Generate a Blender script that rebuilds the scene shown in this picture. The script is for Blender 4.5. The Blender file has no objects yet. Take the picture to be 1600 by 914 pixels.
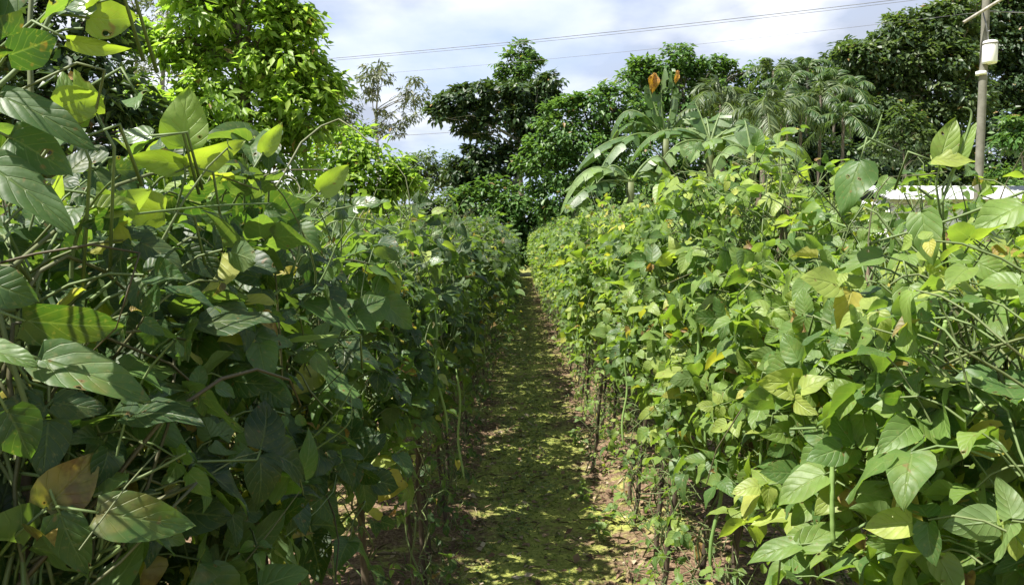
import bpy, math, numpy as np
from mathutils import Vector

# ------------------------------------------------------------------ camera, sky, sun, exposure
scene = bpy.context.scene
COL = scene.collection
F = 1244.0; EYE = 1.30; CX = 800.0; CY = 457.0
PITCH = math.atan(82 / F); YAW = math.atan(10 / F)
cam_d = bpy.data.cameras.new("camera"); cam = bpy.data.objects.new("camera", cam_d); COL.objects.link(cam)
cam_d.sensor_width = 36; cam_d.lens = 36 * F / 1600; cam_d.clip_start = 0.02; cam_d.clip_end = 3000
cam.location = (0, 0, EYE); cam.rotation_euler = (math.radians(90) - PITCH, 0, YAW)
scene.camera = cam
SUN = Vector((-0.44, -0.18, 0.88)).normalized()
world = bpy.data.worlds.new("World"); scene.world = world; world.use_nodes = True
nt = world.node_tree; nt.nodes.clear()
def wn(t, **k):
    n = nt.nodes.new(t)
    for a, b in k.items(): setattr(n, a, b)
    return n
def mathn(op, a, b=None, c=None, tree=None):
    tree = tree or nt
    n = tree.nodes.new("ShaderNodeMath"); n.operation = op
    for i, v in enumerate((a, b, c)):
        if v is None: continue
        if isinstance(v, (int, float)): n.inputs[i].default_value = v
        else: tree.links.new(v, n.inputs[i])
    return n.outputs[0]
L = nt.links.new
sky = wn("ShaderNodeTexSky", sky_type="NISHITA", sun_disc=False)
sky.sun_elevation = math.asin(SUN.z); sky.sun_rotation = math.atan2(SUN.x, SUN.y)
tc = wn("ShaderNodeTexCoord"); sep = wn("ShaderNodeSeparateXYZ"); L(tc.outputs["Generated"], sep.inputs[0])
zc = mathn("ADD", mathn("MAXIMUM", sep.outputs[2], 0.0), 0.16)           # flatten clouds like a layer overhead
comb = wn("ShaderNodeCombineXYZ")
L(mathn("DIVIDE", sep.outputs[0], zc), comb.inputs[0]); L(mathn("DIVIDE", sep.outputs[1], zc), comb.inputs[1])
mp = wn("ShaderNodeMapping"); mp.inputs["Location"].default_value = (3.3, 1.2, 0); mp.inputs["Scale"].default_value = (1.0, .8, 1.0); L(comb.outputs[0], mp.inputs[0])
n1 = wn("ShaderNodeTexNoise"); n1.inputs["Scale"].default_value = .75; n1.inputs["Detail"].default_value = 7; n1.inputs["Roughness"].default_value = .5
L(mp.outputs[0], n1.inputs["Vector"])
cover = wn("ShaderNodeValToRGB"); cover.color_ramp.elements[0].position = .36; cover.color_ramp.elements[1].position = .56
L(n1.outputs[0], cover.inputs[0])
n2 = wn("ShaderNodeTexNoise"); n2.inputs["Scale"].default_value = 1.7; n2.inputs["Detail"].default_value = 8; n2.inputs["Roughness"].default_value = .5
L(mp.outputs[0], n2.inputs["Vector"])
tone = wn("ShaderNodeValToRGB"); e = tone.color_ramp.elements
e[0].position = .42; e[0].color = (4.5, 5.0, 6.1, 1); e[1].position = .58; e[1].color = (9.8, 9.9, 10.2, 1)
L(n2.outputs[0], tone.inputs[0])
# thin high veil over the clear parts of the sky, as in the photograph
veil = wn("ShaderNodeMixRGB"); 
hi = mathn("SMOOTH_MIN", mathn("MAXIMUM", mathn("MULTIPLY", mathn("SUBTRACT", sep.outputs[2], .34), 2.6), 0.0), 1.0, .1)   # clouds and veil thinned overhead, out of view, to cut skylight on the shaded row
L(mathn("SUBTRACT", .72, mathn("MULTIPLY", hi, .60)), veil.inputs[0]); L(sky.outputs[0], veil.inputs[1]); veil.inputs[2].default_value = (5.6, 6.7, 9.0, 1)
mixc = wn("ShaderNodeMixRGB"); L(mathn("MULTIPLY", cover.outputs[0], mathn("SUBTRACT", 1.0, mathn("MULTIPLY", hi, .84))), mixc.inputs[0]); L(veil.outputs[0], mixc.inputs[1]); L(tone.outputs[0], mixc.inputs[2])
bg = wn("ShaderNodeBackground"); bg.inputs[1].default_value = 0.056; L(mixc.outputs[0], bg.inputs[0])
wo = wn("ShaderNodeOutputWorld"); L(bg.outputs[0], wo.inputs[0])
sun_d = bpy.data.lights.new("sun", "SUN"); sun_d.energy = 5.0; sun_d.angle = math.radians(.55); sun_d.color = (1, .955, .87)
sun = bpy.data.objects.new("sun", sun_d); COL.objects.link(sun); sun.rotation_euler = SUN.to_track_quat('Z', 'Y').to_euler()
vs = scene.view_settings; vs.view_transform = 'Standard'; vs.look = 'None'; vs.gamma = 1; vs.exposure = 1.3; vs.use_curve_mapping = False
scene.cycles.use_denoising = True
scene.cycles.max_bounces = 7; scene.cycles.diffuse_bounces = 4; scene.cycles.glossy_bounces = 2; scene.cycles.transmission_bounces = 4
scene.cycles.caustics_reflective = False; scene.cycles.caustics_refractive = False

# ------------------------------------------------------------------ helpers
_R = cam.rotation_euler.to_matrix()
def at(px, py, Y):
    """world point seen at pixel (1600x914 frame) on the vertical plane y = Y"""
    d = _R @ Vector(((px - CX) / F, (CY - py) / F, -1))
    return np.array(Vector((0, 0, EYE)) + d * (Y / d.y))
def tag(o, label=None, cat=None, group=None, kind=None):
    if label: o["label"] = label
    if cat: o["category"] = cat
    if group: o["group"] = group
    if kind: o["kind"] = kind
    return o
def empty(name, loc=(0, 0, 0)):
    o = bpy.data.objects.new(name, None); o.empty_display_size = .1; COL.objects.link(o); o.location = loc; return o
def norm(a): return a / np.maximum(np.linalg.norm(a, axis=-1, keepdims=True), 1e-9)
class Geo:
    """collects vertices and faces with leaf attributes, and links them as ONE mesh object"""
    def __init__(s): s.v = []; s.f = []; s.a = []; s.uv = []; s.n = 0
    def add(s, v, f, rnd=None, age=None, uv=None):
        n = len(v); s.v.append(np.asarray(v, float)); s.f.append(np.asarray(f) + s.n); s.n += n
        r = np.zeros(n) if rnd is None else np.broadcast_to(rnd, (n,))
        g = np.zeros(n) if age is None else np.broadcast_to(age, (n,))
        s.a.append(np.stack([r, g], 1)); s.uv.append(np.zeros((n, 2)) if uv is None else uv)
    def mesh(s, name, mat, smooth=True, origin=(0, 0, 0)):
        me = bpy.data.meshes.new(name)
        v = np.concatenate(s.v) - np.array(origin); a = np.concatenate(s.a); uv = np.concatenate(s.uv)
        me.vertices.add(len(v)); me.vertices.foreach_set("co", v.astype(np.float32).ravel())
        loops = np.concatenate([f.ravel() for f in s.f]).astype(np.int32)
        cnt = np.concatenate([np.full(len(f), f.shape[1]) for f in s.f])
        start = np.concatenate([[0], np.cumsum(cnt)[:-1]]).astype(np.int32)
        me.loops.add(len(loops)); me.loops.foreach_set("vertex_index", loops)
        me.polygons.add(len(cnt)); me.polygons.foreach_set("loop_start", start)
        if smooth: me.polygons.foreach_set("use_smooth", np.ones(len(cnt), bool))
        me.update(calc_edges=True)
        for i, nm in enumerate(("rnd", "age")):
            me.attributes.new(nm, 'FLOAT', 'POINT').data.foreach_set("value", a[:, i].astype(np.float32))
        me.uv_layers.new(name="UVMap").data.foreach_set("uv", uv[loops].astype(np.float32).ravel())
        me.validate(); me.materials.append(mat); return me
    def build(s, name, mat, parent=None, smooth=True, origin=(0, 0, 0), place=True):
        o = bpy.data.objects.new(name, s.mesh(name, mat, smooth, origin)); COL.objects.link(o)
        if parent is not None: o.parent = parent
        elif place: o.location = origin
        return o
def tubes(g, P, R, sides=5, rnd=None, age=None):
    """P (N,K,3) centre lines, R (N,K) radii"""
    P = np.asarray(P, float); R = np.asarray(R, float)
    if P.ndim == 2: P = P[None]; R = R[None]
    N, K, _ = P.shape
    R = np.broadcast_to(R, (N, K))
    T = norm(np.gradient(P, axis=1))
    mt = norm(P[:, -1] - P[:, 0])
    ref = np.where(np.abs(mt[:, 2:3]) > .8, np.array([[1., 0, 0]]), np.array([[0, 0, 1.]]))[:, None]
    A = norm(np.cross(T, np.broadcast_to(ref, T.shape))); B = np.cross(T, A)
    th = np.arange(sides) / sides * 2 * math.pi
    ring = P[:, :, None] + R[:, :, None, None] * (A[:, :, None] * np.cos(th)[:, None] + B[:, :, None] * np.sin(th)[:, None])
    idx = np.arange(N * K * sides).reshape(N, K, sides)
    q = np.stack([idx[:, :-1], np.roll(idx[:, :-1], -1, 2), np.roll(idx[:, 1:], -1, 2), idx[:, 1:]], -1).reshape(-1, 4)
    rr = None if rnd is None else np.repeat(np.broadcast_to(rnd, (N,)), K * sides)
    ag = None if age is None else np.repeat(np.broadcast_to(age, (N,)), K * sides)
    uv = np.zeros((N, K, sides, 2)); uv[..., 0] = np.arange(K)[None, :, None]; uv[..., 1] = th / 6.283
    g.add(ring.reshape(-1, 3), q, rr, ag, uv.reshape(-1, 2))
    if sides > 4:                                                      # end caps
        caps = np.concatenate([idx[:, -1], idx[:, 0, ::-1]]); g.f.append(caps + g.n - N * K * sides)
def leaf_w(u, kind):
    if kind == "bean": return np.maximum(np.sin(math.pi * np.clip(u, 0, 1) ** .56), 0) ** .78
    if kind == "long": return np.maximum(np.sin(math.pi * np.clip(u, 0, 1) ** .8), 0) ** .8
    return np.maximum(np.sin(math.pi * u), 0)
US = {0: [0, .05, .14, .27, .42, .58, .74, .88, 1.], 1: [0, .12, .38, .72, 1.], 2: [0, .3, .7, 1.]}
VS = {0: [-1, -.5, 0, .5, 1], 1: [-1, 0, 1], 2: [-1, 0, 1]}
def leaves(g, O, X, N, Ln, W, rnd, age, curl, fold, rng, lod=0, kind="bean", ripple=.035, skew=None):
    """a batch of leaf blades: base point O, tip direction X, face normal N, length, width; drooping (curl), folded along the midrib"""
    O = np.asarray(O, float); n = len(O)
    if n == 0: return
    Nn = norm(N); X = norm(X - Nn * (X * Nn).sum(-1, keepdims=True)); Yv = np.cross(Nn, X)
    if lod == 3:                                                       # two faces meeting at the midrib
        Ln = np.broadcast_to(Ln, (n,))[:, None]; W = np.broadcast_to(W, (n,))[:, None]; fold = np.broadcast_to(fold, (n,))[:, None]; curl = np.broadcast_to(curl, (n,))[:, None]
        base = O; tip = O + X * Ln - Nn * curl * Ln
        mid = O + X * Ln * .45
        l = mid + Yv * W * .5 + Nn * fold * W * .5; r = mid - Yv * W * .5 + Nn * fold * W * .5
        v = np.stack([base, r, tip, l], 1).reshape(-1, 3); i = np.arange(n)[:, None] * 4
        f = np.concatenate([i + [0, 1, 2], i + [0, 2, 3]]); uv = np.tile([[0, .5], [.45, 1], [1, .5], [.45, 0]], (n, 1))
        g.add(v, f, np.repeat(rnd, 4), np.repeat(age, 4), uv); return
    u = np.array(US[lod]); v = np.array(VS[lod]); U, V = np.meshgrid(u, v, indexing="ij")
    nu, nv = U.shape
    Ln = np.broadcast_to(Ln, (n,))[:, None, None]; W = np.broadcast_to(W, (n,))[:, None, None]
    curl = np.broadcast_to(curl, (n,))[:, None, None]; fold = np.broadcast_to(fold, (n,))[:, None, None]
    ph = rng.uniform(0, 6.28, (n, 1, 1)); tw = rng.normal(0, .18, (n, 1, 1)); sk = rng.normal(0, .10, (n, 1, 1)) if skew is None else skew
    w = leaf_w(U, kind)[None] * W * .5
    xx = U[None] * Ln * (1 - .25 * np.abs(curl) * U[None])
    if kind == "bean": xx = xx - (np.abs(V) ** 2 * np.exp(-(U / .16)) * .10)[None] * Ln * (U > 0)[None]
    yy = V[None] * w + sk * Ln * (U ** 2)[None] * .6
    zz = -curl * Ln * (U ** 2)[None] + fold * np.abs(V)[None] * w + ripple * W * np.sin(9 * U[None] + ph + 2.2 * V[None]) * np.abs(V)[None] + tw * V[None] * w * (U[None] - .2) * 2
    Pp = O[:, None, None] + X[:, None, None] * xx[..., None] + Yv[:, None, None] * yy[..., None] + Nn[:, None, None] * zz[..., None]
    idx = np.arange(n * nu * nv).reshape(n, nu, nv)
    q = np.stack([idx[:, :-1, :-1], idx[:, 1:, :-1], idx[:, 1:, 1:], idx[:, :-1, 1:]], -1).reshape(-1, 4)
    uv = np.broadcast_to(np.stack([U, V * .5 + .5], -1), (n, nu, nv, 2)).reshape(-1, 2)
    g.add(Pp.reshape(-1, 3), q, np.repeat(np.broadcast_to(rnd, (n,)), nu * nv), np.repeat(np.broadcast_to(age, (n,)), nu * nv), uv)

_prm = np.random.default_rng(5).permutation(1024)
def vnoise(x, y):
    xi = np.floor(x).astype(int); yi = np.floor(y).astype(int); fx = x - xi; fy = y - yi
    fx = fx * fx * (3 - 2 * fx); fy = fy * fy * (3 - 2 * fy)
    h = lambda a, b: _prm[(_prm[a & 1023] + b) & 1023] / 1023.
    return (h(xi, yi) * (1 - fx) + h(xi + 1, yi) * fx) * (1 - fy) + (h(xi, yi + 1) * (1 - fx) + h(xi + 1, yi + 1) * fx) * fy
def ground_h(x, y):
    x = np.asarray(x, float); y = np.asarray(y, float)
    bed = .05 * (np.exp(-((x + .68) / .38) ** 4) + np.exp(-((x - .88) / .42) ** 4)) * (y < 28.5)
    near = np.clip((40 - np.abs(y)) / 10, 0, 1) * np.clip((12 - np.abs(x)) / 4, 0, 1)
    return bed + near * (.05 * (vnoise(x * 1.3 + 40, y * 1.3 + 40) - .5) + .022 * (vnoise(x * 9 + 90, y * 9 + 70) - .5) + .012 * (vnoise(x * 26 + 90, y * 26 + 70) - .5))

# ------------------------------------------------------------------ materials
def new_mat(name):
    m = bpy.data.materials.new(name); m.use_nodes = True; t = m.node_tree; t.nodes.clear()
    return m, t, t.links.new
def ramp(t, fac, stops, link):
    r = t.nodes.new("ShaderNodeValToRGB"); els = r.color_ramp.elements
    while len(els) < len(stops): els.new(.5)
    for e_, (p, c) in zip(els, stops): e_.position = p; e_.color = (*c, 1)
    link(fac, r.inputs[0]); return r.outputs[0]
def noise(t, scale, detail=4, rough=.55, vec=None):
    n = t.nodes.new("ShaderNodeTexNoise"); n.inputs["Scale"].default_value = scale; n.inputs["Detail"].default_value = detail; n.inputs["Roughness"].default_value = rough
    if vec is not None: t.links.new(vec, n.inputs["Vector"])
    return n.outputs[0]
def mixrgb(t, f, a, b, mode="MIX"):
    n = t.nodes.new("ShaderNodeMixRGB"); n.blend_type = mode
    for i, v in enumerate((f, a, b)):
        if isinstance(v, (int, float)): n.inputs[i].default_value = v
        elif isinstance(v, tuple): n.inputs[i].default_value = (*v, 1)
        else: t.links.new(v, n.inputs[i])
    return n.outputs[0]
def leaf_mat(name, stops, dead=(.17, .095, .045), trans=.35, rough=.42, spec=.5, veins=True, tcol=(1.9, 2.1, .7), freq=34, mott=(.17, .17, .03)):
    m, t, l = new_mat(name)
    at_ = t.nodes.new("ShaderNodeAttribute"); at_.attribute_name = "rnd"; ag = t.nodes.new("ShaderNodeAttribute"); ag.attribute_name = "age"
    col = ramp(t, at_.outputs["Fac"], stops, l)
    uvn = t.nodes.new("ShaderNodeUVMap"); sp = t.nodes.new("ShaderNodeSeparateXYZ"); l(uvn.outputs[0], sp.inputs[0])
    geo = t.nodes.new("ShaderNodeNewGeometry"); oc = t.nodes.new("ShaderNodeTexCoord")
    bump = None
    if veins:
        vabs = mathn("ABSOLUTE", mathn("SUBTRACT", sp.outputs[1], .5, tree=t), tree=t)
        mid = mathn("SUBTRACT", 1.0, mathn("MULTIPLY", vabs, 26.0, tree=t), tree=t)
        mid = mathn("MAXIMUM", mid, 0.0, tree=t)
        s = mathn("SINE", mathn("MULTIPLY", mathn("SUBTRACT", sp.outputs[0], mathn("MULTIPLY", vabs, .75, tree=t), tree=t), float(freq), tree=t), tree=t)
        side = mathn("MAXIMUM", mathn("MULTIPLY", mathn("SUBTRACT", s, .86, tree=t), 7.0, tree=t), 0.0, tree=t)
        vein = mathn("MINIMUM", mathn("ADD", mid, mathn("MULTIPLY", side, .55, tree=t), tree=t), 1.0, tree=t)
        nz = noise(t, 55, 3, .6, oc.outputs["Object"])
        blot = ramp(t, nz, [(.42, (0, 0, 0)), (.62, (1, 1, 1))], l)
        col = mixrgb(t, mathn("MULTIPLY", mathn("MULTIPLY", blot, .5, tree=t), ag.outputs["Fac"], tree=t), col, mott)
        sp2 = ramp(t, noise(t, 210, 2, .6, oc.outputs["Object"]), [(.60, (0, 0, 0)), (.70, (1, 1, 1))], l)
        col = mixrgb(t, mathn("MULTIPLY", sp2, .32, tree=t), col, (.22, .20, .08))
        big = ramp(t, noise(t, 16, 3, .6, oc.outputs["Object"]), [(.35, (.78, .80, .74)), (.65, (1.22, 1.18, 1.15))], l)
        col = mixrgb(t, 1.0, col, big, "MULTIPLY")
        hole = ramp(t, noise(t, 75, 1, .4, oc.outputs["Object"]), [(.742, (0, 0, 0)), (.748, (1, 1, 1))], l)
        rim = ramp(t, noise(t, 75, 1, .4, oc.outputs["Object"]), [(.70, (0, 0, 0)), (.74, (1, 1, 1))], l)
        col = mixrgb(t, mathn("MULTIPLY", rim, .8, tree=t), col, (.17, .10, .04))
        col = mixrgb(t, mathn("MULTIPLY", vein, .46, tree=t), col, mixrgb(t, .5, col, (.30, .36, .15)))
        bm = t.nodes.new("ShaderNodeBump"); bm.inputs["Strength"].default_value = .5; bm.inputs["Distance"].default_value = .002
        l(mathn("ADD", mathn("MULTIPLY", s, -.10, tree=t), mathn("ADD", mathn("MULTIPLY", vein, -.9, tree=t), mathn("MULTIPLY", nz, .7, tree=t), tree=t), tree=t), bm.inputs["Height"]); bump = bm.outputs[0]
    # dead and yellowing leaves: age above .5 turns brown from the margin
    dn = noise(t, 30, 2, .6, oc.outputs["Object"])
    dmask = mathn("MULTIPLY", mathn("SUBTRACT", mathn("ADD", ag.outputs["Fac"], mathn("MULTIPLY", dn, .5, tree=t), tree=t), .86, tree=t), 5.0, tree=t)
    n = t.nodes.new("ShaderNodeClamp"); l(dmask, n.inputs[0])
    yel = mixrgb(t, n.outputs[0], col, mixrgb(t, ramp(t, noise(t, 48, 3, .65, oc.outputs["Object"]), [(.44, (0, 0, 0)), (.58, (1, 1, 1))], l), dead, tuple(min(1., c * k) for c, k in zip(dead, (1.75, 2.3, 1.5)))))
    col = mixrgb(t, geo.outputs["Backfacing"], yel, mixrgb(t, .35, yel, (.16, .22, .11)))
    pb = t.nodes.new("ShaderNodeBsdfPrincipled"); l(col, pb.inputs["Base Color"]); pb.inputs["Roughness"].default_value = rough; pb.inputs["Specular IOR Level"].default_value = spec
    if bump: l(bump, pb.inputs["Normal"])
    tr = t.nodes.new("ShaderNodeBsdfTranslucent"); l(mixrgb(t, 1.0, col, tcol, "MULTIPLY"), tr.inputs[0])
    mx = t.nodes.new("ShaderNodeMixShader"); mx.inputs[0].default_value = trans; l(pb.outputs[0], mx.inputs[1]); l(tr.outputs[0], mx.inputs[2])
    out = t.nodes.new("ShaderNodeOutputMaterial"); fin = mx.outputs[0]
    if veins and freq < 100:                                        # insect holes
        tp = t.nodes.new("ShaderNodeBsdfTransparent"); m2 = t.nodes.new("ShaderNodeMixShader"); l(hole, m2.inputs[0]); l(fin, m2.inputs[1]); l(tp.outputs[0], m2.inputs[2]); fin = m2.outputs[0]
    l(fin, out.inputs[0]); return m
def simple_mat(name, c1, c2, scale=20, rough=.8, bumpd=.002, stretch=(1, 1, 1), metal=0., spec=.3, lo=.35, hi=.65):
    m, t, l = new_mat(name)
    tc_ = t.nodes.new("ShaderNodeTexCoord"); mpn = t.nodes.new("ShaderNodeMapping"); mpn.inputs["Scale"].default_value = stretch; l(tc_.outputs["Object"], mpn.inputs[0])
    nz = noise(t, scale, 6, .6, mpn.outputs[0]); col = ramp(t, nz, [(lo, c1), (hi, c2)], l)
    pb = t.nodes.new("ShaderNodeBsdfPrincipled"); l(col, pb.inputs["Base Color"]); pb.inputs["Roughness"].default_value = rough; pb.inputs["Metallic"].default_value = metal; pb.inputs["Specular IOR Level"].default_value = spec
    bm = t.nodes.new("ShaderNodeBump"); bm.inputs["Distance"].default_value = bumpd; bm.inputs["Strength"].default_value = .6; l(nz, bm.inputs["Height"]); l(bm.outputs[0], pb.inputs["Normal"])
    out = t.nodes.new("ShaderNodeOutputMaterial"); l(pb.outputs[0], out.inputs[0]); return m
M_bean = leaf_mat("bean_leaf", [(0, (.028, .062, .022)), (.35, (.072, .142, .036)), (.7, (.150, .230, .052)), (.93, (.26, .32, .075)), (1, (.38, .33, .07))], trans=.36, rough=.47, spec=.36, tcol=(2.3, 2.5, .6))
M_waxy = leaf_mat("bean_leaf_waxy", [(0, (.05, .09, .04)), (1, (.12, .19, .06))], trans=.2, rough=.36, spec=.55)
M_stem = leaf_mat("vine_stem", [(0, (.06, .045, .02)), (.35, (.10, .12, .04)), (1, (.11, .17, .05))], trans=.0, rough=.65, veins=False)
M_pod = leaf_mat("bean_pod", [(0, (.10, .19, .05)), (1, (.20, .30, .09))], trans=.0, rough=.45, veins=False)
M_stake = simple_mat("stake_wood", (.035, .026, .018), (.12, .09, .06), 30, .9, .003, (1, 1, .15))
M_bark = simple_mat("bark", (.06, .05, .038), (.20, .17, .13), 9, .9, .01, (1, 1, .3))
M_palebark = simple_mat("pale_bark", (.20, .18, .15), (.42, .40, .35), 9, .9, .01, (1, 1, .3))
M_conc = simple_mat("pole_concrete", (.13, .125, .10), (.20, .195, .16), 6, .85, .004)
M_white = simple_mat("white_paint", (.50, .49, .45), (.80, .80, .78), 7, .5, .001, (1, 1, .3), lo=.3, hi=.5)
M_roof = simple_mat("pale_roof_metal", (.38, .39, .40), (.60, .61, .62), 3, .55, .002)
M_wire = simple_mat("wire_metal", (.12, .12, .13), (.22, .22, .24), 3, .5, .0005)
M_straw = leaf_mat("straw_litter", [(0, (.09, .045, .025)), (.4, (.16, .095, .055)), (.75, (.27, .19, .115)), (1, (.46, .38, .27))], trans=.1, rough=.8, veins=False, tcol=(1, 1, 1))
M_grass = leaf_mat("grass_blade", [(0, (.06, .10, .024)), (.5, (.13, .175, .045)), (1, (.25, .27, .10))], trans=.35, rough=.5, veins=False)
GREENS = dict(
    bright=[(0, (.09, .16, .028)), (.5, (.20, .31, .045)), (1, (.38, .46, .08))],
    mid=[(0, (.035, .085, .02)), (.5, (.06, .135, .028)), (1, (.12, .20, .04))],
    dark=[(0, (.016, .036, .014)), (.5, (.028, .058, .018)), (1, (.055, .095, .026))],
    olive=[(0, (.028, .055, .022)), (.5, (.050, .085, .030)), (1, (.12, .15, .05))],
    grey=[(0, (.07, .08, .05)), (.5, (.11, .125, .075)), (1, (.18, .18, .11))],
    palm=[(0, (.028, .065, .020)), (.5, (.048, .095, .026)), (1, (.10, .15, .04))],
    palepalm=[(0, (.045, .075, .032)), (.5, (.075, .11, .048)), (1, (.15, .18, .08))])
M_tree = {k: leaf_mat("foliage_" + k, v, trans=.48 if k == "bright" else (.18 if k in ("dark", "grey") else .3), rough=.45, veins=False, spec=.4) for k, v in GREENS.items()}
M_banana = leaf_mat("banana_leaf", [(0, (.035, .080, .026)), (.5, (.070, .135, .042)), (1, (.17, .25, .085))], trans=.3, rough=.40, freq=160, dead=(.27, .115, .03))

def ground_mat(name, path):
    m, t, l = new_mat(name)
    tc_ = t.nodes.new("ShaderNodeTexCoord"); v = tc_.outputs["Object"]
    n_a = noise(t, 1.6, 6, .65, v); n_b = noise(t, 14, 5, .65, v); n_c = noise(t, 70, 4, .7, v)
    soil = ramp(t, n_c, [(.3, (.050, .032, .020)), (.5, (.135, .088, .055)), (.68, (.27, .195, .125))], l)
    moss = ramp(t, n_c, [(.3, (.12, .14, .03)), (.5, (.24, .26, .06)), (.7, (.36, .37, .11))], l)
    sx = t.nodes.new("ShaderNodeSeparateXYZ"); l(v, sx.inputs[0])
    f = mathn("ADD", mathn("MULTIPLY", n_a, .6, tree=t), mathn("MULTIPLY", n_b, .4, tree=t), tree=t)
    if path: f = mathn("ADD", f, mathn("MULTIPLY", mathn("ABSOLUTE", mathn("SUBTRACT", sx.outputs[0], .06, tree=t), tree=t), -.38, tree=t), tree=t)
    mask = ramp(t, f, [(.33, (0, 0, 0)), (.45, (1, 1, 1))] if path else [(.50, (0, 0, 0)), (.60, (1, 1, 1))], l)
    if not path:     # rough grass far outside the beds
        ax = mathn("ABSOLUTE", sx.outputs[0], tree=t)
        far = t.nodes.new("ShaderNodeClamp"); l(mathn("MULTIPLY", mathn("SUBTRACT", mathn("MAXIMUM", ax, mathn("SUBTRACT", sx.outputs[1], 26.0, tree=t), tree=t), 1.7, tree=t), 2.0, tree=t), far.inputs[0])
        mask = mathn("MAXIMUM", mask, mathn("MULTIPLY", far.outputs[0], .8, tree=t), tree=t)
    col = mixrgb(t, mask, soil, moss)
    pb = t.nodes.new("ShaderNodeBsdfPrincipled"); l(col, pb.inputs["Base Color"]); pb.inputs["Roughness"].default_value = .95; pb.inputs["Specular IOR Level"].default_value = .15
    bm = t.nodes.new("ShaderNodeBump"); bm.inputs["Distance"].default_value = .012; bm.inputs["Strength"].default_value = .8
    l(mathn("ADD", n_b, mathn("MULTIPLY", n_c, .6, tree=t), tree=t), bm.inputs["Height"]); l(bm.outputs[0], pb.inputs["Normal"])
    out = t.nodes.new("ShaderNodeOutputMaterial"); l(pb.outputs[0], out.inputs[0]); return m
M_ground = ground_mat("garden_soil", False); M_path = ground_mat("mossy_path", True)

# ------------------------------------------------------------------ ground and path
def sheet(name, xs, ys, hf, mat, edge=None):
    X, Y = np.meshgrid(xs, ys, indexing="ij")
    if edge is not None: X = edge(X, Y)
    Z = hf(X, Y); v = np.stack([X, Y, Z], -1).reshape(-1, 3); i = np.arange(len(v)).reshape(X.shape)
    q = np.stack([i[:-1, :-1], i[1:, :-1], i[1:, 1:], i[:-1, 1:]], -1).reshape(-1, 4)
    g = Geo(); g.add(v, q); return g.build(name, mat)
far_ = [60, 100, 200, 500, 1200]
xs = np.array([-x for x in far_[::-1]] + [-40, -25, -16, -11, -8, -6, -4.5] + list(np.arange(-3.5, -1.6, .15)) + list(np.arange(-1.6, 1.9, .035)) + list(np.arange(1.9, 4, .15)) + [5, 7, 10, 15, 25, 40] + far_)
ys = np.array([-1200, -300, -60, -15, -6, -3, -1.5] + list(np.arange(-1, 8, .035)) + list(np.arange(8, 29, .12)) + list(np.arange(29, 44, 1)) + far_)
tag(sheet("ground", xs, ys, ground_h, M_ground), kind="structure")
pl = lambda y: -.235 - .05 * (vnoise(y * 1.7, y * 0 + 3) - .5) - .06 * (vnoise(y * 6, y * 0 + 9) - .5)
pr = lambda y: .42 + .08 * (vnoise(y * 1.5, y * 0 + 23) - .5) + .07 * (vnoise(y * 6, y * 0 + 29) - .5)
tag(sheet("path", np.linspace(0, 1, 20), np.concatenate([np.arange(-1, 8, .04), np.arange(8, 29.5, .12)]), lambda X, Y: ground_h(X, Y) + .004, M_path, edge=lambda X, Y: pl(Y) + (pr(Y) - pl(Y)) * X), kind="structure")

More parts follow.
